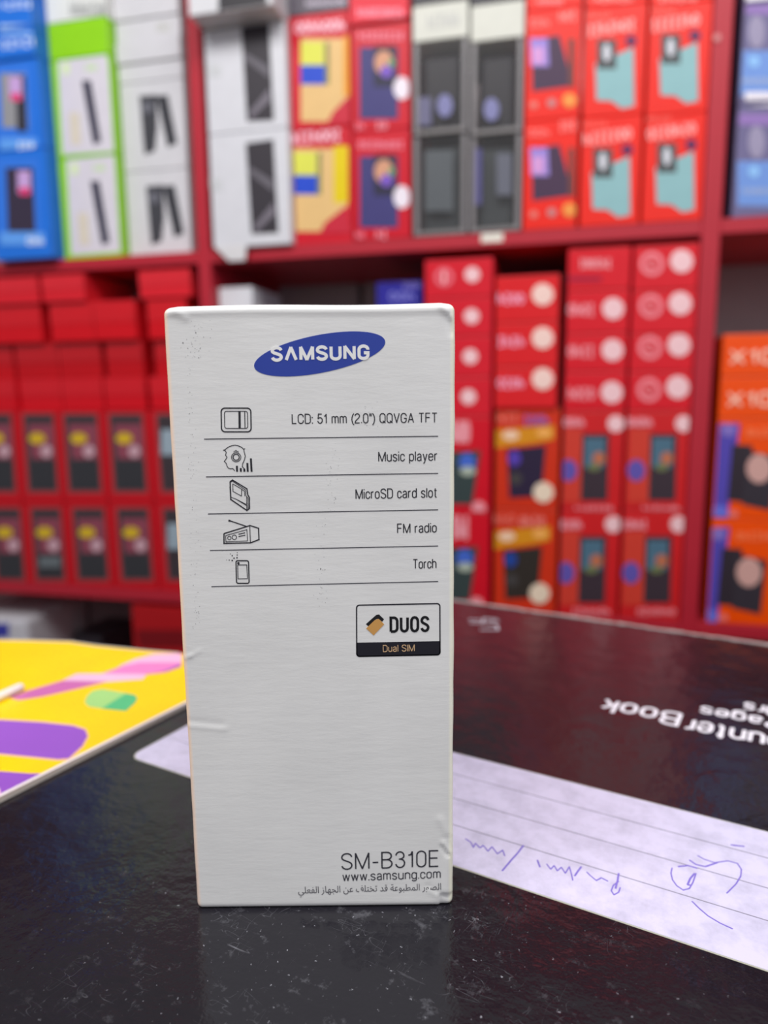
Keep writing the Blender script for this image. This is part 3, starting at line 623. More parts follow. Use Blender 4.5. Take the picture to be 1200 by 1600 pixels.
def column(x0, x1, ys, W, depth, base, specs, ymid=None, gap=0.0):
    """a column of boxes standing on one another; ys = pixel rows of the joints from the bottom up"""
    ym = ymid if ymid is not None else (ys[0] + ys[-1]) / 2
    u0 = wuv(x0, ym, W)[0]; u1 = wuv(x1, ym, W)[0]; out = []
    bay = bays[0] if x0 < 300 else bays[1] if x0 < 1100 else bays[2]
    lim = LIM.get((bay, base > 0.2), bay[0]) if base in (ZA1, ZB1) else bay[0]
    u0 = max(u0, lim + 0.0004, bay[0] + 0.0006); u1 = min(u1, bay[1] - 0.0006)
    if base in (ZA1, ZB1): LIM[(bay, base > 0.2)] = u1
    zs = [base] + [wuv((x0 + x1) / 2, y, W)[1] for y in ys[1:]]
    for i, sp in enumerate(specs):
        if sp is None: continue
        col, label, cat, group = sp[:4]; kw = sp[4] if len(sp) > 4 else {}
        du = kw.get('du', 0)
        out.append(Box(u0 + du, u1 + du, zs[i], zs[i + 1], W + kw.get('dW', 0), kw.get('depth', depth), col, label, cat, group, kw.get('name', 'phone_box'), material=kw.get('material')))
    return out
ORD = ['lowest', 'second from bottom', 'third from bottom', 'fourth from bottom', 'fifth from bottom', 'sixth from bottom', 'seventh from bottom']

# --- upper left bay
BLUE = (36, 112, 214); G = 'blue phone boxes on the upper left shelf'
b = column(-22, 70, [402, 235, 93, 46, -4, -60], -0.016, 0.16, ZA1, [
    (BLUE, 'blue phone box with dark phone picture, standing at left frame edge on the board', 'box', G),
    (BLUE, 'blue phone box with silver phone picture, standing above the dark-phone one', 'box', G),
    (BLUE, 'flat blue box with white lettering directly above the upright blue boxes', 'box', G, {'dW': -0.004}),
    (BLUE, 'flat blue box with white lettering at the top left corner of the view', 'box', G, {'dW': -0.004}),
    (BLUE, 'flat blue box ending the blue stack, above the one at top left corner', 'box', G, {'dW': -0.004})], ymid=240)
for i, (dy, bodyc) in enumerate(((147, (58, 50, 68)), (0, (146, 146, 150)))):
    q = b[i]
    q.rect('printed_panel', -10, 90 + dy + 10, 48 + i * 0 + dy * .08, 228 + dy, (52, 118, 220), lean=6)
    q.rect('printed_phone', 0 + dy * .06, 115 + dy, 40 + dy * .08, 200 + dy + 15 * (dy > 0), bodyc, 'printed phone picture', 4)
    if i: q.rect('printed_phone', 24, 118, 40, 206, (52, 52, 62), 'dark half of the printed phone', 3)
    q.rect('printed_screen', 14 + dy * .09, 120 + dy, 34 + dy * .09, 155 + dy, (196, 160, 214), 'pale pink printed screen', 1)
    q.rect('printed_screen', 17 + dy * .09, 146 + dy, 33 + dy * .09, 158 + dy, (222, 60, 120), lean=1)
    q.rect('printed_strip', 0, 216 + dy, 58 + dy * .08, 236 + dy, (96, 158, 236), 'light blue strip', 1)
    q.word(28 + dy * .1, 222 + dy, 55 + dy * .1, 236 + dy, (220, 228, 250))
b[2].word(2, 62, 60, 76, (206, 222, 250), 0.1); b[2].rect('pale_strip', 0, 48, 64, 53, (150, 190, 240), 'pale strip along the upper edge', 0)  # pale strip along the top of the flat blue box
b[3].word(2, 2, 60, 14, (206, 222, 250), 0.05); b[3].rect('sealing_tape', 0, 38, 68, 44, (170, 200, 240), 'pale strip along the upper edge')
GREEN = (142, 208, 28); G = 'green and white phone boxes on the upper left shelf'
b = column(86, 180, [392, 245, 88, 29, -40], 0.008, 0.16, ZA1, [
    (GREEN, 'green-sided box with slim black phone on white front, standing on the board', 'box', G),
    (GREEN, 'green-sided box with slim black phone on white front, second from the board', 'box', G),
    (GREEN, 'plain bright green flat box above the two slim-phone boxes', 'box', G),
    ((222, 224, 220), 'white flat box with grey print on top of the green one', 'box', G)], ymid=240)
for i, dy in enumerate((157, 0)):
    q = b[i]; k = dy * .085
    q.poly('white_front', [(90 + k, 92 + dy), (166 + k, 84 + dy), (176 + k, 96 + dy), (184 + k, 236 + dy), (98 + k, 242 + dy)], (212, 207, 216), label='white front panel')
    q.poly('printed_phone', [(128 + k, 126 + dy), (142 + k, 126 + dy), (158 + k, 222 + dy), (146 + k, 226 + dy)], (52, 50, 70), label='slim black phone picture')
    q.rect('printed_phone', 108 + k, 176 + dy, 124 + k, 226 + dy, (214, 204, 186), 'beige phone picture', 3)
    q.word(134 + k, 100 + dy, 152 + k, 110 + dy, (190, 224, 150)); q.rect('printed_logo', 98 + k, 98 + dy, 108 + k, 116 + dy, (214, 232, 176))
b[3].word(110, 2, 172, 24, (170, 172, 170), n=8)
WH = (206, 205, 210); G = 'white phone boxes with dark phone pictures, upper left shelf'
b = column(186, 292, [390, 266, 126, 96, 62, 27, -8, -45], 0.026, 0.15, ZA1, [
    (WH, 'white box with two dark grey phones pictured, standing on the board', 'box', G),
    (WH, 'white box with two dark grey phones pictured, second from the board', 'box', G),
    (WH, 'flat white box directly above the boxes picturing dark grey phones', 'box', 'flat white boxes'),
    (WH, 'flat white box, second above the boxes picturing dark grey phones', 'box', 'flat white boxes', {'dW': -0.003}),
    (WH, 'flat white box with faint grey print, third above the dark phone pictures', 'box', 'flat white boxes'),
    (WH, 'flat white box, fourth above the dark phone pictures, near top of view', 'box', 'flat white boxes', {'dW': -0.002}),
    (WH, 'flat white box at the top of the white stack, beyond the frame', 'box', 'flat white boxes')], ymid=240)
for i, dy in enumerate((141, 0)):
    q = b[i]; k = dy * .075
    q.poly('printed_phone', [(218 + k, 150 + dy), (245 + k, 148 + dy), (246 + k, 200 + dy), (242 + k, 236 + dy), (226 + k, 242 + dy)], (66, 66, 72), label='dark grey phone picture')
    q.poly('printed_phone', [(244 + k, 150 + dy), (262 + k, 148 + dy), (277 + k, 224 + dy), (262 + k, 230 + dy)], (60, 60, 66), label='dark grey phone seen from behind')
    q.disc(230 + k, 168 + dy, 9, (104, 104, 114), 'printed_screen', 'grey round screen picture')
b[4].word(246, 34, 268, 50, (190, 190, 186)); 
# --- upper middle bay
G = 'large white cartons with black windows'
b = column(325, 450, [390, 205, 39, -40], -0.008, 0.17, ZA1, [
    ((208, 208, 214), 'large white carton with tall black window, standing on the board by the left post', 'carton', G),
    ((208, 208, 214), 'large white carton with tall black window, second from the board by the left post', 'carton', G),
    ((206, 206, 210), 'wide white carton with black front patch, jutting out at the top by the left post', 'carton', G, {'dW': -0.037})], ymid=200)
for i, dy in enumerate((178, 0)):
    q = b[i]; k = dy * .04; y0 = 42 if i else 46
    q.poly('window', [(377 + k, y0 + dy), (420 + k, y0 - 6 + dy), (428 + k, 188 + dy - 2 * (i == 0)), (386 + k, 190 + dy - 2 * (i == 0))] , (58, 54, 60), label='tall black glossy window')
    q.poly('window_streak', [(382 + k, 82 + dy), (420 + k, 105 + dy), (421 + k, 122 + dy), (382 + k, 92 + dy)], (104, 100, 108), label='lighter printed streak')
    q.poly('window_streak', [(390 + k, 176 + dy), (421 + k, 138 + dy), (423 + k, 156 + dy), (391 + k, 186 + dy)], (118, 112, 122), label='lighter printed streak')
    q.word(322 + k * .5, 100 + dy, 346 + k * .5, 118 + dy, (196, 198, 200), n=3)
b[2].rect('window', 342, -30, 418, 40, (52, 50, 54), 'black front patch')
# folded bottom flap hanging over the board edge
q = b[0]; P = [q.L(334, 386), q.L(386, 386)]
bm = slab_bm([(P[0][0], 0.002), (P[1][0], 0.002), (P[1][0] - 0.003, -0.017), (P[0][0] + 0.02, -0.017)], -0.0012, 0.0, swap=True); tag(obj('bottom_flap', bm, mat((210, 208, 210), 0.5), q.o), 'white flap hanging over the board edge')
RD = (200, 26, 44); G = 'red boxes with wooden-look fronts'
b = column(452, 549, [378, 201, 20, -28], 0.004, 0.15, ZA1, [
    (RD, 'red box with beige front and yellow-blue phone, standing on the upper board', 'box', G),
    (RD, 'red box with beige front and yellow-blue phone, second from the upper board', 'box', G),
    ((92, 86, 96), 'dark grey flat box with pale print above the red-beige boxes', 'box', 'flat boxes along the top of the view')], ymid=200)
for i, dy in enumerate((172, 0)):
    q = b[i]; k = -12 if i == 0 else 0
    q.rect('printed_panel', 470 + k, 60 + dy, 545 + k * .2, 190 + dy, (222, 184, 124), 'beige wood-look panel', 0)
    q.rect('printed_strip', 537 + k * 1.3, 56 + dy, 549 + k * .4, (150 if i else 145) + dy, (222, 196, 16) if i == 0 else (226, 150, 30), 'yellow strip')
    q.rect('printed_screen', 470 + k, 66 + dy, 506 + k, 102 + dy, (214, 216, 84), 'yellow printed screen'); q.rect('printed_phone', 470 + k, 102 + dy, 508 + k, 132 + dy, (38, 74, 196), 'blue printed phone')
    q.rect('printed_phone', 508 + k, 66 + dy, 514 + k, 132 + dy, (120, 128, 70)); q.word(462 + k * .7, 34 + dy, 540 + k * .5, 52 + dy, (240, 186, 200), 0.07, 7)
    q.poly('printed_patch', [(520 + k, 176 + dy), (545 + k * .3, 150 + dy), (549, 192 + dy), (512 + k, 192 + dy)], (196, 40, 60))
b[2].word(478, 0, 542, 10, (190, 180, 196), 0.05)
G = 'red boxes with navy phone pictures'
b = column(550, 641, [376, 203, 36, -30], 0.0, 0.15, ZA1, [
    (RD, 'red box with navy phone and white round badge, standing on the upper board', 'box', G),
    (RD, 'red box with navy phone and white round badge, second from the upper board', 'box', G),
    ((216, 30, 52), 'flat red box with pinkish lettering above the navy-phone boxes', 'box', 'flat boxes along the top of the view', {'dW': -0.004})], ymid=200)
for i, dy in enumerate((170, 0)):
    q = b[i]
    q.rect('printed_phone', 562, 74 + dy, 622, 186 + dy, (66, 62, 116), 'navy phone picture'); q.rect('printed_phone', 584, 72 + dy, 620, 136 + dy, (48, 46, 66), 'upper dark part of the phone')
    q.disc(600, 98 + dy, 15, (206, 150, 120), 'printed_screen', 'glowing orange screen picture', 19); q.disc(604, 112 + dy, 10, (120, 86, 186), 'printed_screen'); q.disc(612, 98 + dy, 5, (70, 160, 110), 'printed_screen')
    q.disc(628, 138 + dy, 13, (232, 222, 232), label='white round badge', ry=18)
    q.word(560, 50 + dy, 632, 62 + dy, (236, 130, 150), n=8); q.word(556, 192 + dy, 570, 202 + dy, (236, 130, 150), n=2); q.word(588, 190 + dy, 606, 202 + dy, (236, 150, 165), n=2)
b[2].word(558, 12, 632, 26, (250, 130, 150), n=9)
# clear plastic cases
CLEAR = mat((150, 150, 152), 0.12, 0.0, 0.13)
G = 'clear plastic phone cases'
for ci, (x0, x1, side) in enumerate(((645, 731, 'left'), (734, 817, 'right'))):
    b = column(x0, x1, [366, 210, 62, 4, -40], 0.0, 0.14, ZA1, [
        ((150, 150, 152), 'clear plastic case with dark handset inside, %s one of the pair on the board' % side, 'case', G, {'material': CLEAR, 'name': 'plastic_case'}),
        ((150, 150, 152), 'clear plastic case with dark handset inside, upper %s, below a cream box' % side, 'case', G, {'material': CLEAR, 'name': 'plastic_case'}),
        ((206, 206, 196), 'cream flat box on top of the %s pair of clear cases' % side, 'box', 'cream flat boxes'),
        ((70, 68, 74), 'dark flat box above the %s cream box' % side, 'box', 'dark flat boxes')], ymid=200)
    for i, q in enumerate(b[:2]):
        h = q.h; hw = q.hw
        obj('handset', box_bm(-hw + 0.008, hw - 0.009, 0.012, 0.05, 0.004, h - 0.010, 0.006), mat((36, 32, 38) if i else (52, 56, 58), 0.35, 0, 1, 0.2), q.o)['label'] = 'dark handset inside the case'
        obj('backing_card', box_bm(-hw + 0.002, hw - 0.002, 0.09, 0.092, 0.002, h - 0.002), mat((78, 74, 78), 0.6), q.o)['label'] = 'grey backing card'
        for s in (-1, 1):
            o = obj('case_rib', box_bm(s * (hw - 0.0035) - 0.003, s * (hw - 0.0035) + 0.003, -0.0008, 0.003, 0.001, h - 0.001, 0.0005), mat((138, 134, 136), 0.3, 0, 0.8), q.o)
        obj('case_rim', box_bm(-hw + 0.004, hw - 0.004, -0.0006, 0.002, 0.001, 0.006, 0.0005), mat((136, 132, 132), 0.3, 0, 0.8), q.o)
        if i:
            cx = (695, 768)[ci]; q.disc(cx, 165 + 6 * ci, 12, (124, 124, 168), 'lens_ring', 'bluish round lens', 18)
            if ci == 0: q.rect('screen_glint', 654, 152, 674, 196, (104, 102, 130), 'bluish glint painted on the screen')  # highlights on the cased handsets, painted as flat coloured patches
        else:
            if ci: q.rect('screen_glint', 738, 232, 752, 320, (84, 80, 128), 'violet strip'); q.rect('screen_glint', 776, 240, 800, 305, (98, 100, 112), 'grey-blue glint painted on the screen')
            else: q.rect('screen_glint', 664, 235, 708, 330, (88, 92, 96), 'grey glint painted on the screen')
    if ci == 0: b[2].word(668, 22, 718, 44, (186, 186, 180), 0.1, 6)
OR = (232, 40, 28); G = 'bright red boxes with purple-black phones'
b = column(819, 905, [358, 186, 13, -60], 0.0, 0.15, ZA1, [(OR, 'bright red box with purple-black phone, standing on the board', 'box', G), (OR, 'bright red box with purple-black phone, second from the board', 'box', G), (OR, 'bright red box at the top edge above the purple-black phone boxes', 'box', 'red boxes cut by the top of the view')], ymid=200)
for i, dy in enumerate((171, 0)):
    q = b[i]
    q.poly('printed_phone', [(830, 62 + dy), (874, 55 + dy), (896, 134 + dy), (832, 143 + dy)], (70, 50, 74), label='purple-black phone picture'); q.rect('printed_panel', 888, 60 + dy, 898, 136 + dy, (110, 60, 56), 'dull side strip')
    q.rect('printed_screen', 828, 60 + dy, 856, 104 + dy, (150, 130, 206), 'pale violet screen', 2); q.rect('printed_screen', 832, 74 + dy, 850, 100 + dy, (206, 150, 206))
    q.disc(834, 164 + dy, 6, (220, 120, 110), 'printed_icon'); q.disc(862, 161 + dy, 7, (190, 130, 130), 'printed_icon'); q.disc(890, 157 + dy, 11, (236, 150, 70), 'printed_icon', 'orange round icon')
    q.word(826, 30 + dy, 860, 42 + dy, (250, 116, 110)); q.word(874, 18 + dy, 902, 34 + dy, (250, 116, 110), 0.1)
b[2].word(840, -2, 880, 6, (250, 140, 140))
G = 'bright red boxes with teal phone pictures'
for ci, (x0, x1, ox, oy, nm) in enumerate(((909, 1005, 0, 0, 'left'), (1008, 1108, 100, -8, 'right'))):
    b = column(x0, x1, [352 - ci * 6, 181 - ci * 3, 9 - ci * 3, -60], 0.0, 0.15, ZA1, [(OR, 'bright red box with teal phone picture, %s of the lower pair on the board' % nm, 'box', G), (OR, 'bright red box with teal phone picture, %s of the upper pair' % nm, 'box', G), (OR, 'bright red box at the top edge above the %s teal phone column' % nm, 'box', 'red boxes cut by the top of the view')], ymid=190)
    for i, dy in enumerate((170, 0)):
        q = b[i]; k = (-6 if i == 0 else 0) + ox; y = dy + oy
        q.poly('printed_phone', [(930 + k, 100 + y), (990 + k, 74 + y), (991 + k, 166 + y), (972 + k, 170 + y), (955 + k, 158 + y), (932 + k, 157 + y)], (138, 180, 184), label='pale teal phone picture')
        q.rect('camera_block', 933 + k, 62 + y, 963 + k, 108 + y, (74, 78, 80), 'dark camera block picture'); q.disc(948 + k, 82 + y, 6, (206, 206, 214), 'printed_lens', 'white lens pair', 14)
        q.disc(986 + k, 64 + y, 9, (96, 40, 84), 'printed_badge', 'purple round badge'); q.word(918 + k, 38 + y, 994 + k, 56 + y, (255, 150, 146), 0.14, 7); q.word(916 + k, 20 + y, 955 + k, 28 + y, (250, 96, 84), n=5)
    b[2].word(930 + ox, -6, 990 + ox, 3, (255, 150, 146), n=6)
# --- upper right bay
G = 'violet and blue boxes, right bay'
b = column(1153, 1250, [330, 160, 2, -120], 0.002, 0.15, ZA1, [((108, 102, 140), 'violet-blue box with grey print, standing on the board right of the right post', 'box', G), ((108, 102, 140), 'violet-blue box with grey print, upper one right of the right post', 'box', G), ((120, 110, 150), 'violet-blue box at the top right corner of the view', 'box', G)], ymid=170)
for i, dy in enumerate((172, 0)):
    q = b[i]; k = -2 if i == 0 else 0
    q.rect('printed_panel', 1150, 6 + dy, 1246, 24 + dy, (142, 112, 176), 'violet header'); q.rect('printed_panel', 1152, 80 + dy, 1246, 150 + dy, (110, 146, 212), 'light blue lower panel')
    q.disc(1182, 50 + dy, 13, (150, 142, 170), 'printed_shape', ry=26); q.word(1160, 122 + dy, 1230, 130 + dy, (160, 170, 196)); q.disc(1178, 96 + dy, 9, (140, 188, 236), 'printed_shape')
    q.rect('white_sticker', 1164, 144 + dy - 170 * (i == 0) * 1, 1240, 157 + dy - 170 * (i == 0), (232, 226, 234), 'white strip sticker') if i else q.rect('white_sticker', 1166, 160, 1244, 166, (232, 226, 234), 'white strip sticker')
b[2].rect('white_sticker', 1150, -6, 1240, 4, (236, 232, 236), 'white strip sticker')

# --- lower left bay: window boxes below, flat boxes above
RW = (192, 20, 32); G = 'red phone boxes with clear windows'
ed = [-38, 29, 94, 163.5, 235.5, 303]
NM = ['leftmost, cut by the frame edge', 'second from left', 'third from left', 'fourth from left', 'rightmost, half behind the white carton']
cols = []
for i in range(5):
    dW = 0.004
    sp = [(RW, 'red window box in the lower row, ' + NM[i], 'box', G), (RW, 'red window box in the upper row, ' + NM[i], 'box', G)]
    b = column(ed[i], ed[i + 1] - 1, [907, 786, 641], dW, 0.14, ZB1, sp, ymid=712); cols.append(b)
    wx = [[(-12, 34), (50, 97), (115, 165), (184, 234), (256, 304)], [(-26, 20), (38, 86), (101, 154), (172, 225), (246, 296)]]
    for r, q in enumerate(b):
        x0, x1 = wx[r][i]; y0, y1 = ((796, 904), (649, 766))[r]
        q.poly('window_frame', [(x0 - 3, y0 - 3), (x1 - 2, y0 - 3), (x1 + 6, y1 + 4), (x0 + 6, y1 + 4)], (134, 70, 74), label='dull window rim')
        q.poly('window', [(x0, y0), (x1 - 4, y0), (x1 + 3, y1), (x0 + 9, y1)], (62, 54, 58), label='dark window with phone behind')
        if i < 4:
            q.poly('window_label', [(x0 + 6, y0 + 14), (x1 - 4, y0 + 14), (x1 - 1, y0 + 68), (x0 + 12, y0 + 68)], (138, 68, 84), label='dusky pink card inside')
            q.disc(x0 + 0.42 * (x1 - x0), y0 + 36, 13, (206, 172, 40), 'yellow_mark', 'yellow oval mark', 9); q.disc(x0 + 0.72 * (x1 - x0), y0 + 56, 9, (196, 158, 168), 'pale_mark', 'pale pink mark', 10)
            q.poly('handset_keys', [(x0 + 10, y0 + 72), (x1 - 2, y0 + 72), (x1, y1 - 2), (x0 + 13, y1 - 2)], (54, 54, 58), label='dark lower half of the handset')
        else: q.rect('window_label', x0 + 6, y0 + 22, x1, y0 + 62, (150, 166, 178), 'pale blue card inside')
        if r == 0 and i == 1: q.rect('pale_mark', x0 + 12, y0 + 74, x1 - 2, y0 + 90, (104, 112, 116), 'grey-blue strip')
FR = (204, 16, 30); FR2 = (214, 34, 46)
topz = wuv(150, 641, 0.004)[1]
def zrow(y, x=120): return wuv(x, y, 0.004)[1]
rows = [topz, zrow(590), zrow(534), zrow(472), min(zrow(412), ZA0 - 0.004)]
lay = [('first (lowest) flat row', [(-38, 24), (26, 92), (94, 158), (162, 226), (234, 296)], 611, 0.004, FR), ('second flat row', [(-38, 16), (22, 89), (91, 157), (166, 223), (238, 294)], 562, 0.010, (186, 16, 26)),
       ('third flat row', [(-20, 61), (77, 145), (147, 212), (227, 289)], 500, 0.002, (206, 18, 30)), ('topmost flat row', [(-16, 57), (65, 131), (213, 294)], 440, -0.002, FR2)]
PN = {5: ['at the left frame edge', 'second from left', 'third from left', 'fourth from left', 'beside the white carton'], 4: ['at the left frame edge', 'second from left', 'third from left', 'beside the white carton'], 3: ['at the left frame edge', 'left of the dark gap', 'right of the dark gap']}
for r, (rn, xs, ym, W, colr) in enumerate(lay):
    for j, (x0, x1) in enumerate(xs):
        u0, u1 = wuv(x0, ym, W)[0], min(wuv(x1, ym, W)[0], bays[0][1] - 0.001); jw = W + (0.002 * ((j * 7 + r * 3) % 4))
        q = Box(u0, u1, rows[r], rows[r + 1] , jw, 0.12, colr, 'plain red flat carton in the %s, %s' % (rn, PN[len(xs)][j]), 'carton', 'plain red cartons on the lower left shelf', 'flat_carton')
        # lid seam
        obj('lid', box_bm(-q.hw - 0.0001, q.hw + 0.0001, -0.0007, 0.10, q.h * 0.45, q.h + 0.0001, 0.0005), mat(colr, 0.32, 0.2), q.o)

# --- lower middle bay
G = 'flat red boxes with round white badges'
PK = (236, 150, 160); PW = (240, 196, 200)
def flatspec(c, where, n, tot, g=G): return [(c, 'flat red badge box, %s of stack %s' % (('lowest' if k == 0 else 'top' if k == n - 1 else ORD[k]), where), 'box', g) for k in range(n)]
def phonespec(c, txt, where, g): return [(c, '%s, lower one %s' % (txt, where), 'box', g), (c, '%s, upper one %s' % (txt, where), 'box', g)]
b = column(664, 768, [952, 800, 651, 590, 526, 465, 404], 0.002, 0.15, ZB1, phonespec((208, 22, 40), 'red box with bright blue phone screen', 'just right of the white carton', 'red boxes with blue-screen phones') + flatspec((210, 30, 46), 'nearest the white carton', 4, 4), ymid=640)
for i, dy in enumerate((150, 0)):
    q = b[i]; k = -4 if i == 0 else 0
    q.poly('printed_phone', [(700 + k, 706 + dy), (751 + k, 704 + dy), (738 + k, 788 + dy), (700 + k, 788 + dy)], (58, 70, 70), label='dark green-grey phone'); q.disc(730 + k, 722 + dy, 13, (70, 104, 200), 'printed_screen', 'bright blue screen', 14); q.disc(731 + k, 736 + dy, 12, (176, 186, 170), 'printed_screen', ry=7)
    q.word(706, 656 + dy, 734, 690 + dy, PK, n=3); q.disc(748 + k, 798 + dy - 4, 11, PK)
for j, (tx, y) in enumerate(((732, 620), (735, 557), (737, 494), (738, 429))): b[2 + j].disc(tx, y, 12, PW, label='pale round badge')
b[5].disc(694, 433, 15, (230, 110, 124), label='pink round mark'); b[5].disc(694, 433, 9, (214, 50, 66), 'printed_mark'); b[5].rect('printed_mark', 692, 424, 696, 442, PW)
for j, y in ((2, 620), (3, 557), (4, 494)): b[j].disc(690, y, 14, (230, 110, 124), 'printed_mark')
b = column(772, 872, [955, 796, 638], 0.004, 0.15, ZB1, phonespec((206, 52, 28), 'red-orange box with gold band and dark phone', 'right of the blue-screen boxes', 'red-orange boxes with gold bands'), ymid=800)
for i, dy in enumerate((158, 0)):
    q = b[i]; k = -6 if i == 0 else 0
    q.poly('gold_band', [(774 + k, 672 + dy), (866 + k, 664 + dy), (866 + k, 686 + dy), (840 + k, 692 + dy), (774 + k, 700 + dy)], (214, 140, 30), label='gold band'); q.disc(798 + k, 680 + dy, 13, (240, 200, 170), 'printed_mark', 'pale glow mark', 8); q.disc(850 + k, 676 + dy, 12, (240, 170, 90), 'printed_mark', ry=7)
    q.word(778 + k, 645 + dy, 812 + k, 660 + dy, (226, 110, 96)); q.word(818 + k, 648 + dy, 858 + k, 664 + dy, (150, 90, 160) if i else (232, 130, 120), n=4)
    q.poly('printed_phone', [(792 + k, 702 + dy), (853 + k, 696 + dy), (846 + k, 775 + dy), (796 + k, 778 + dy)], (48, 38, 62) if i else (54, 48, 44), label='dark phone picture'); q.disc(804 + k, 716 + dy, 10, (88, 64, 170) if i else (40, 70, 150), 'printed_screen', 'violet-blue screen', 12)
    q.disc(806 + k, 748 + dy, 10, (70, 66, 66), 'printed_keys'); q.disc(849 + k, 771 + dy - 2, 16, (236, 214, 190), label='cream round badge')
q = b[1]; zt = q.z0 + q.h + 0.0002
fb = column(773, 872, [638, 573, 503, 430], 0.0, 0.15, zt, flatspec((216, 32, 38), 'above the gold-banded boxes', 3, 3), ymid=560)
for j, (y, d_) in enumerate(((600, 592), (535, 528), (468, 460))):
    fb[j].word(778, y - 10, 820, y + 6, (240, 160, 186), n=4); fb[j].disc(848, d_, 17, (242, 206, 196), label='pale round badge')
G3 = 'red boxes with slim dark phones and blue dots'
for ci, (x0, x1, ox, nm) in enumerate(((880, 976, 0, 'in left'), (979, 1083, 106, 'in right'))):
    top = 387 - ci * 5
    b = column(x0, x1, [966, 798, 642, 581, 521, 453, top], 0.002, 0.15, ZB1, phonespec((204, 34, 38), 'red box with slim phone, blue dot', nm + ' column by right post', G3) + flatspec((212, 26, 40), nm + ' column by right post', 4, 4, 'flat red boxes in two columns'), ymid=670)
    for i, dy in enumerate((160, 0)):
        q = b[i]; k = ox + (-4 if i == 0 else 0) - (4 if ci and i == 0 else 0)
        q.poly('printed_panel', [(878 + k, 670 + dy), (910 + k, 670 + dy), (908 + k, 785 + dy), (874 + k, 785 + dy)], (206, 62, 48), label='orange-red panel')
        q.rect('printed_phone', 910 + k, 678 + dy, 952 + k, 782 + dy, (62, 50, 58), 'slim dark phone picture', -3); q.rect('printed_screen', 914 + k, 684 + dy, 946 + k, 730 + dy, (78, 110, 130), 'blue-grey screen', -2); q.disc(936 + k, 716 + dy, 10, (186, 110, 80), 'printed_screen', 'orange glow on screen'); q.disc(928 + k, 730 + dy, 10, (110, 120, 80), 'printed_screen', ry=6)
        q.disc(888 + k, 735 + dy, 14, (98, 84, 168), 'printed_badge', 'blue-violet round badge', 17); q.disc(962 + k, 660 + dy + (2 if i else -1), 13, PW, label='pale round badge')
        q.word(898 + k, 792 + dy - 2, 958 + k, 806 + dy - 6, PK, n=7); q.word(874 + k, 652 + dy, 914 + k, 666 + dy, PK, n=5)
    for j, y in enumerate((613, 547, 482, 416)):
        q = b[2 + j]; yy = y - (6 if ci else 0)
        if ci: q.disc(1017 - j * -1.5 - 3, yy + 2, 19, (236, 132, 142), label='pink round numeral mark'); q.disc(1017 + j * 1.5 - 3, yy + 2, 12, (214, 46, 60), 'printed_mark'); q.text('2', 1009 + j * 1.5, 1017 + j * 1.5, yy + 9, 14, (240, 180, 186)); q.disc(1059 + j * 2, yy - 2, 18, PW, label='pale round badge')
        elif j < 3: q.word(888, yy - 8, 930, yy + 10, (234, 140, 150), n=4); q.disc(956 + j, yy, 17, PW, label='pale round badge')
        else: q.word(906, yy - 12, 956, yy + 2, (232, 150, 158), n=6); q.rect('sealing_tape', 888, 432, 940, 440, (160, 24, 56), 'darker strip')
# blue stack and white carton behind the big white carton
zb = [ZB1]; z_top = wuv(620, 440, 0.03)[1]; nbx = 6
u0, u1 = wuv(588, 450, 0.03)[0], wuv(660, 450, 0.03)[0]
for k in range(nbx):
    z0 = ZB1 + (z_top - ZB1) * k / nbx; z1 = ZB1 + (z_top - ZB1) * (k + 1) / nbx
    q = Box(u0, u1, z0, z1, 0.03, 0.12, (48, 44, 150), 'dark blue box peeking over the white carton, left of the red stack' if k == nbx - 1 else 'dark blue box hidden in the stack behind the white carton, %s' % ORD[k], 'box', 'dark blue boxes')
q.word(608, 455, 650, 470, (130, 130, 210)); q.word(630, 442, 656, 450, (140, 130, 200))
q = Box(max(wuv(333, 460, 0.02)[0], bays[1][0] + 0.001), wuv(394, 460, 0.02)[0], ZB1, wuv(360, 450, 0.02)[1], 0.02, 0.10, (206, 206, 212), 'plain white carton standing behind the big carton, beside the left post', 'carton', None, 'tall_carton')
obj('lid', box_bm(-q.hw - 0.0006, q.hw + 0.0006, -0.0008, 0.101, q.h - 0.05, q.h + 0.001, 0.001), mat((216, 216, 222), 0.4), q.o)
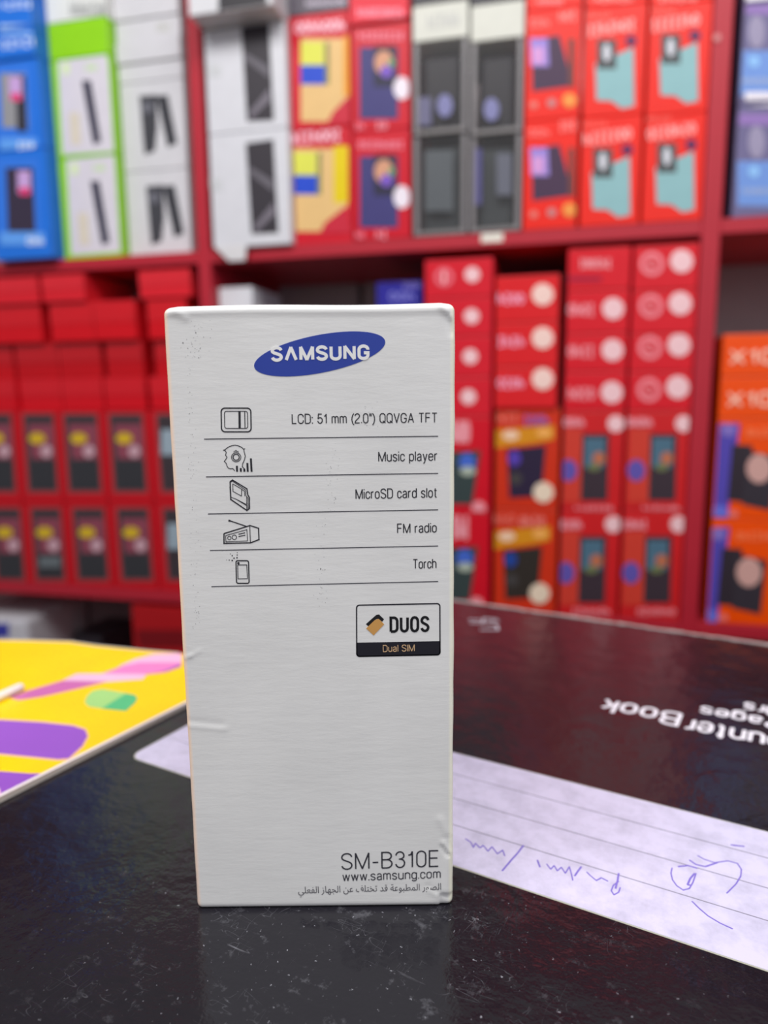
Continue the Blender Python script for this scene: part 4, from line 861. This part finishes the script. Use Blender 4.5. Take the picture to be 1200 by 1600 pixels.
# --- lower right bay
OG = (240, 78, 6); G = 'orange boxes, lower right bay'
b = column(1116, 1252, [977, 812, 654, 588, 521], 0.004, 0.15, ZB1, [(OG, 'orange box with violet side strip and black phones, lower one right of the post', 'box', G), (OG, 'orange box with violet side strip and black phones, upper one right of the post', 'box', G), (OG, 'flat orange box with X10 lettering, lower of two right of the post', 'box', G), (OG, 'flat orange box with X10 lettering, upper of two right of the post', 'box', G)], ymid=750)
for i, dy in enumerate((162, 0)):
    q = b[i]; k = -16 if i == 0 else 0
    q.poly('violet_strip', [(1110 + k + 4, 662 + dy), (1156 + k, 662 + dy), (1136 + k, 814 + dy), (1100 + k, 814 + dy)], (84, 72, 172), label='violet side strip')
    q.poly('printed_phone', [(1144 + k, 694 + dy), (1176 + k, 696 + dy), (1172 + k, 786 + dy), (1136 + k, 782 + dy)], (52, 44, 52), label='black phone picture')
    q.poly('printed_phone', [(1166 + k, 704 + dy), (1214 + k, 714 + dy), (1204 + k, 798 + dy), (1160 + k, 788 + dy)], (56, 50, 58), label='black phone picture')
    q.disc(1186 + k, 732 + dy, 20, (206, 160, 152), 'printed_lens', 'pinkish round camera ring', 23); q.disc(1138 + k, 672 + dy, 12, (130, 112, 190), 'printed_badge', ry=10); q.disc(1124 + k, 803 + dy, 14, (104, 112, 210), 'printed_badge', 'light blue round mark')
    q.rect('printed_mark', 1140 + k, 798 + dy, 1152 + k, 808 + dy, (236, 120, 110)); q.word(1166 + k, 668 + dy, 1226 + k, 682 + dy, (250, 120, 70), n=6)
for j, y in ((2, 636), (3, 570)): b[j].text('X10', 1139 - (4 if j == 2 else 0), 1211 - (4 if j == 2 else 0), y, 24, (255, 196, 172), 0.18)
# --- below the lower board
q = Box(wuv(207, 980)[0], wuv(292, 980)[0], ZC1, wuv(240, 947)[1], 0.0, 0.16, (170, 22, 28), 'dark red carton below the lower board, left of the white carton', 'carton', None, 'tall_carton')
q.rect('darker_band', 212, 984, 292, 1012, (120, 16, 24), 'darker red band', 6)
q = Box(wuv(-60, 990)[0], wuv(42, 990)[0], ZC1, wuv(20, 967)[1], 0.0, 0.14, (196, 194, 200), 'white carton with blue mark below the lower board at the left frame edge', 'carton', None, 'tall_carton', bev=0.008)
q.rect('printed_mark', -30, 974, 14, 996, (60, 62, 160), 'blue mark')
q = Box(wuv(112, 990, 0.1)[0], wuv(158, 990, 0.1)[0], ZC1, wuv(120, 992, 0.1)[1], 0.10, 0.10, (78, 76, 84), 'small dark carton below the lower board, behind the yellow book', 'carton', None, 'dark_carton')
obj('lid', box_bm(-q.hw - 0.0006, q.hw + 0.0006, -0.0008, 0.101, q.h - 0.04, q.h + 0.001, 0.001), mat((66, 64, 72), 0.4), q.o)
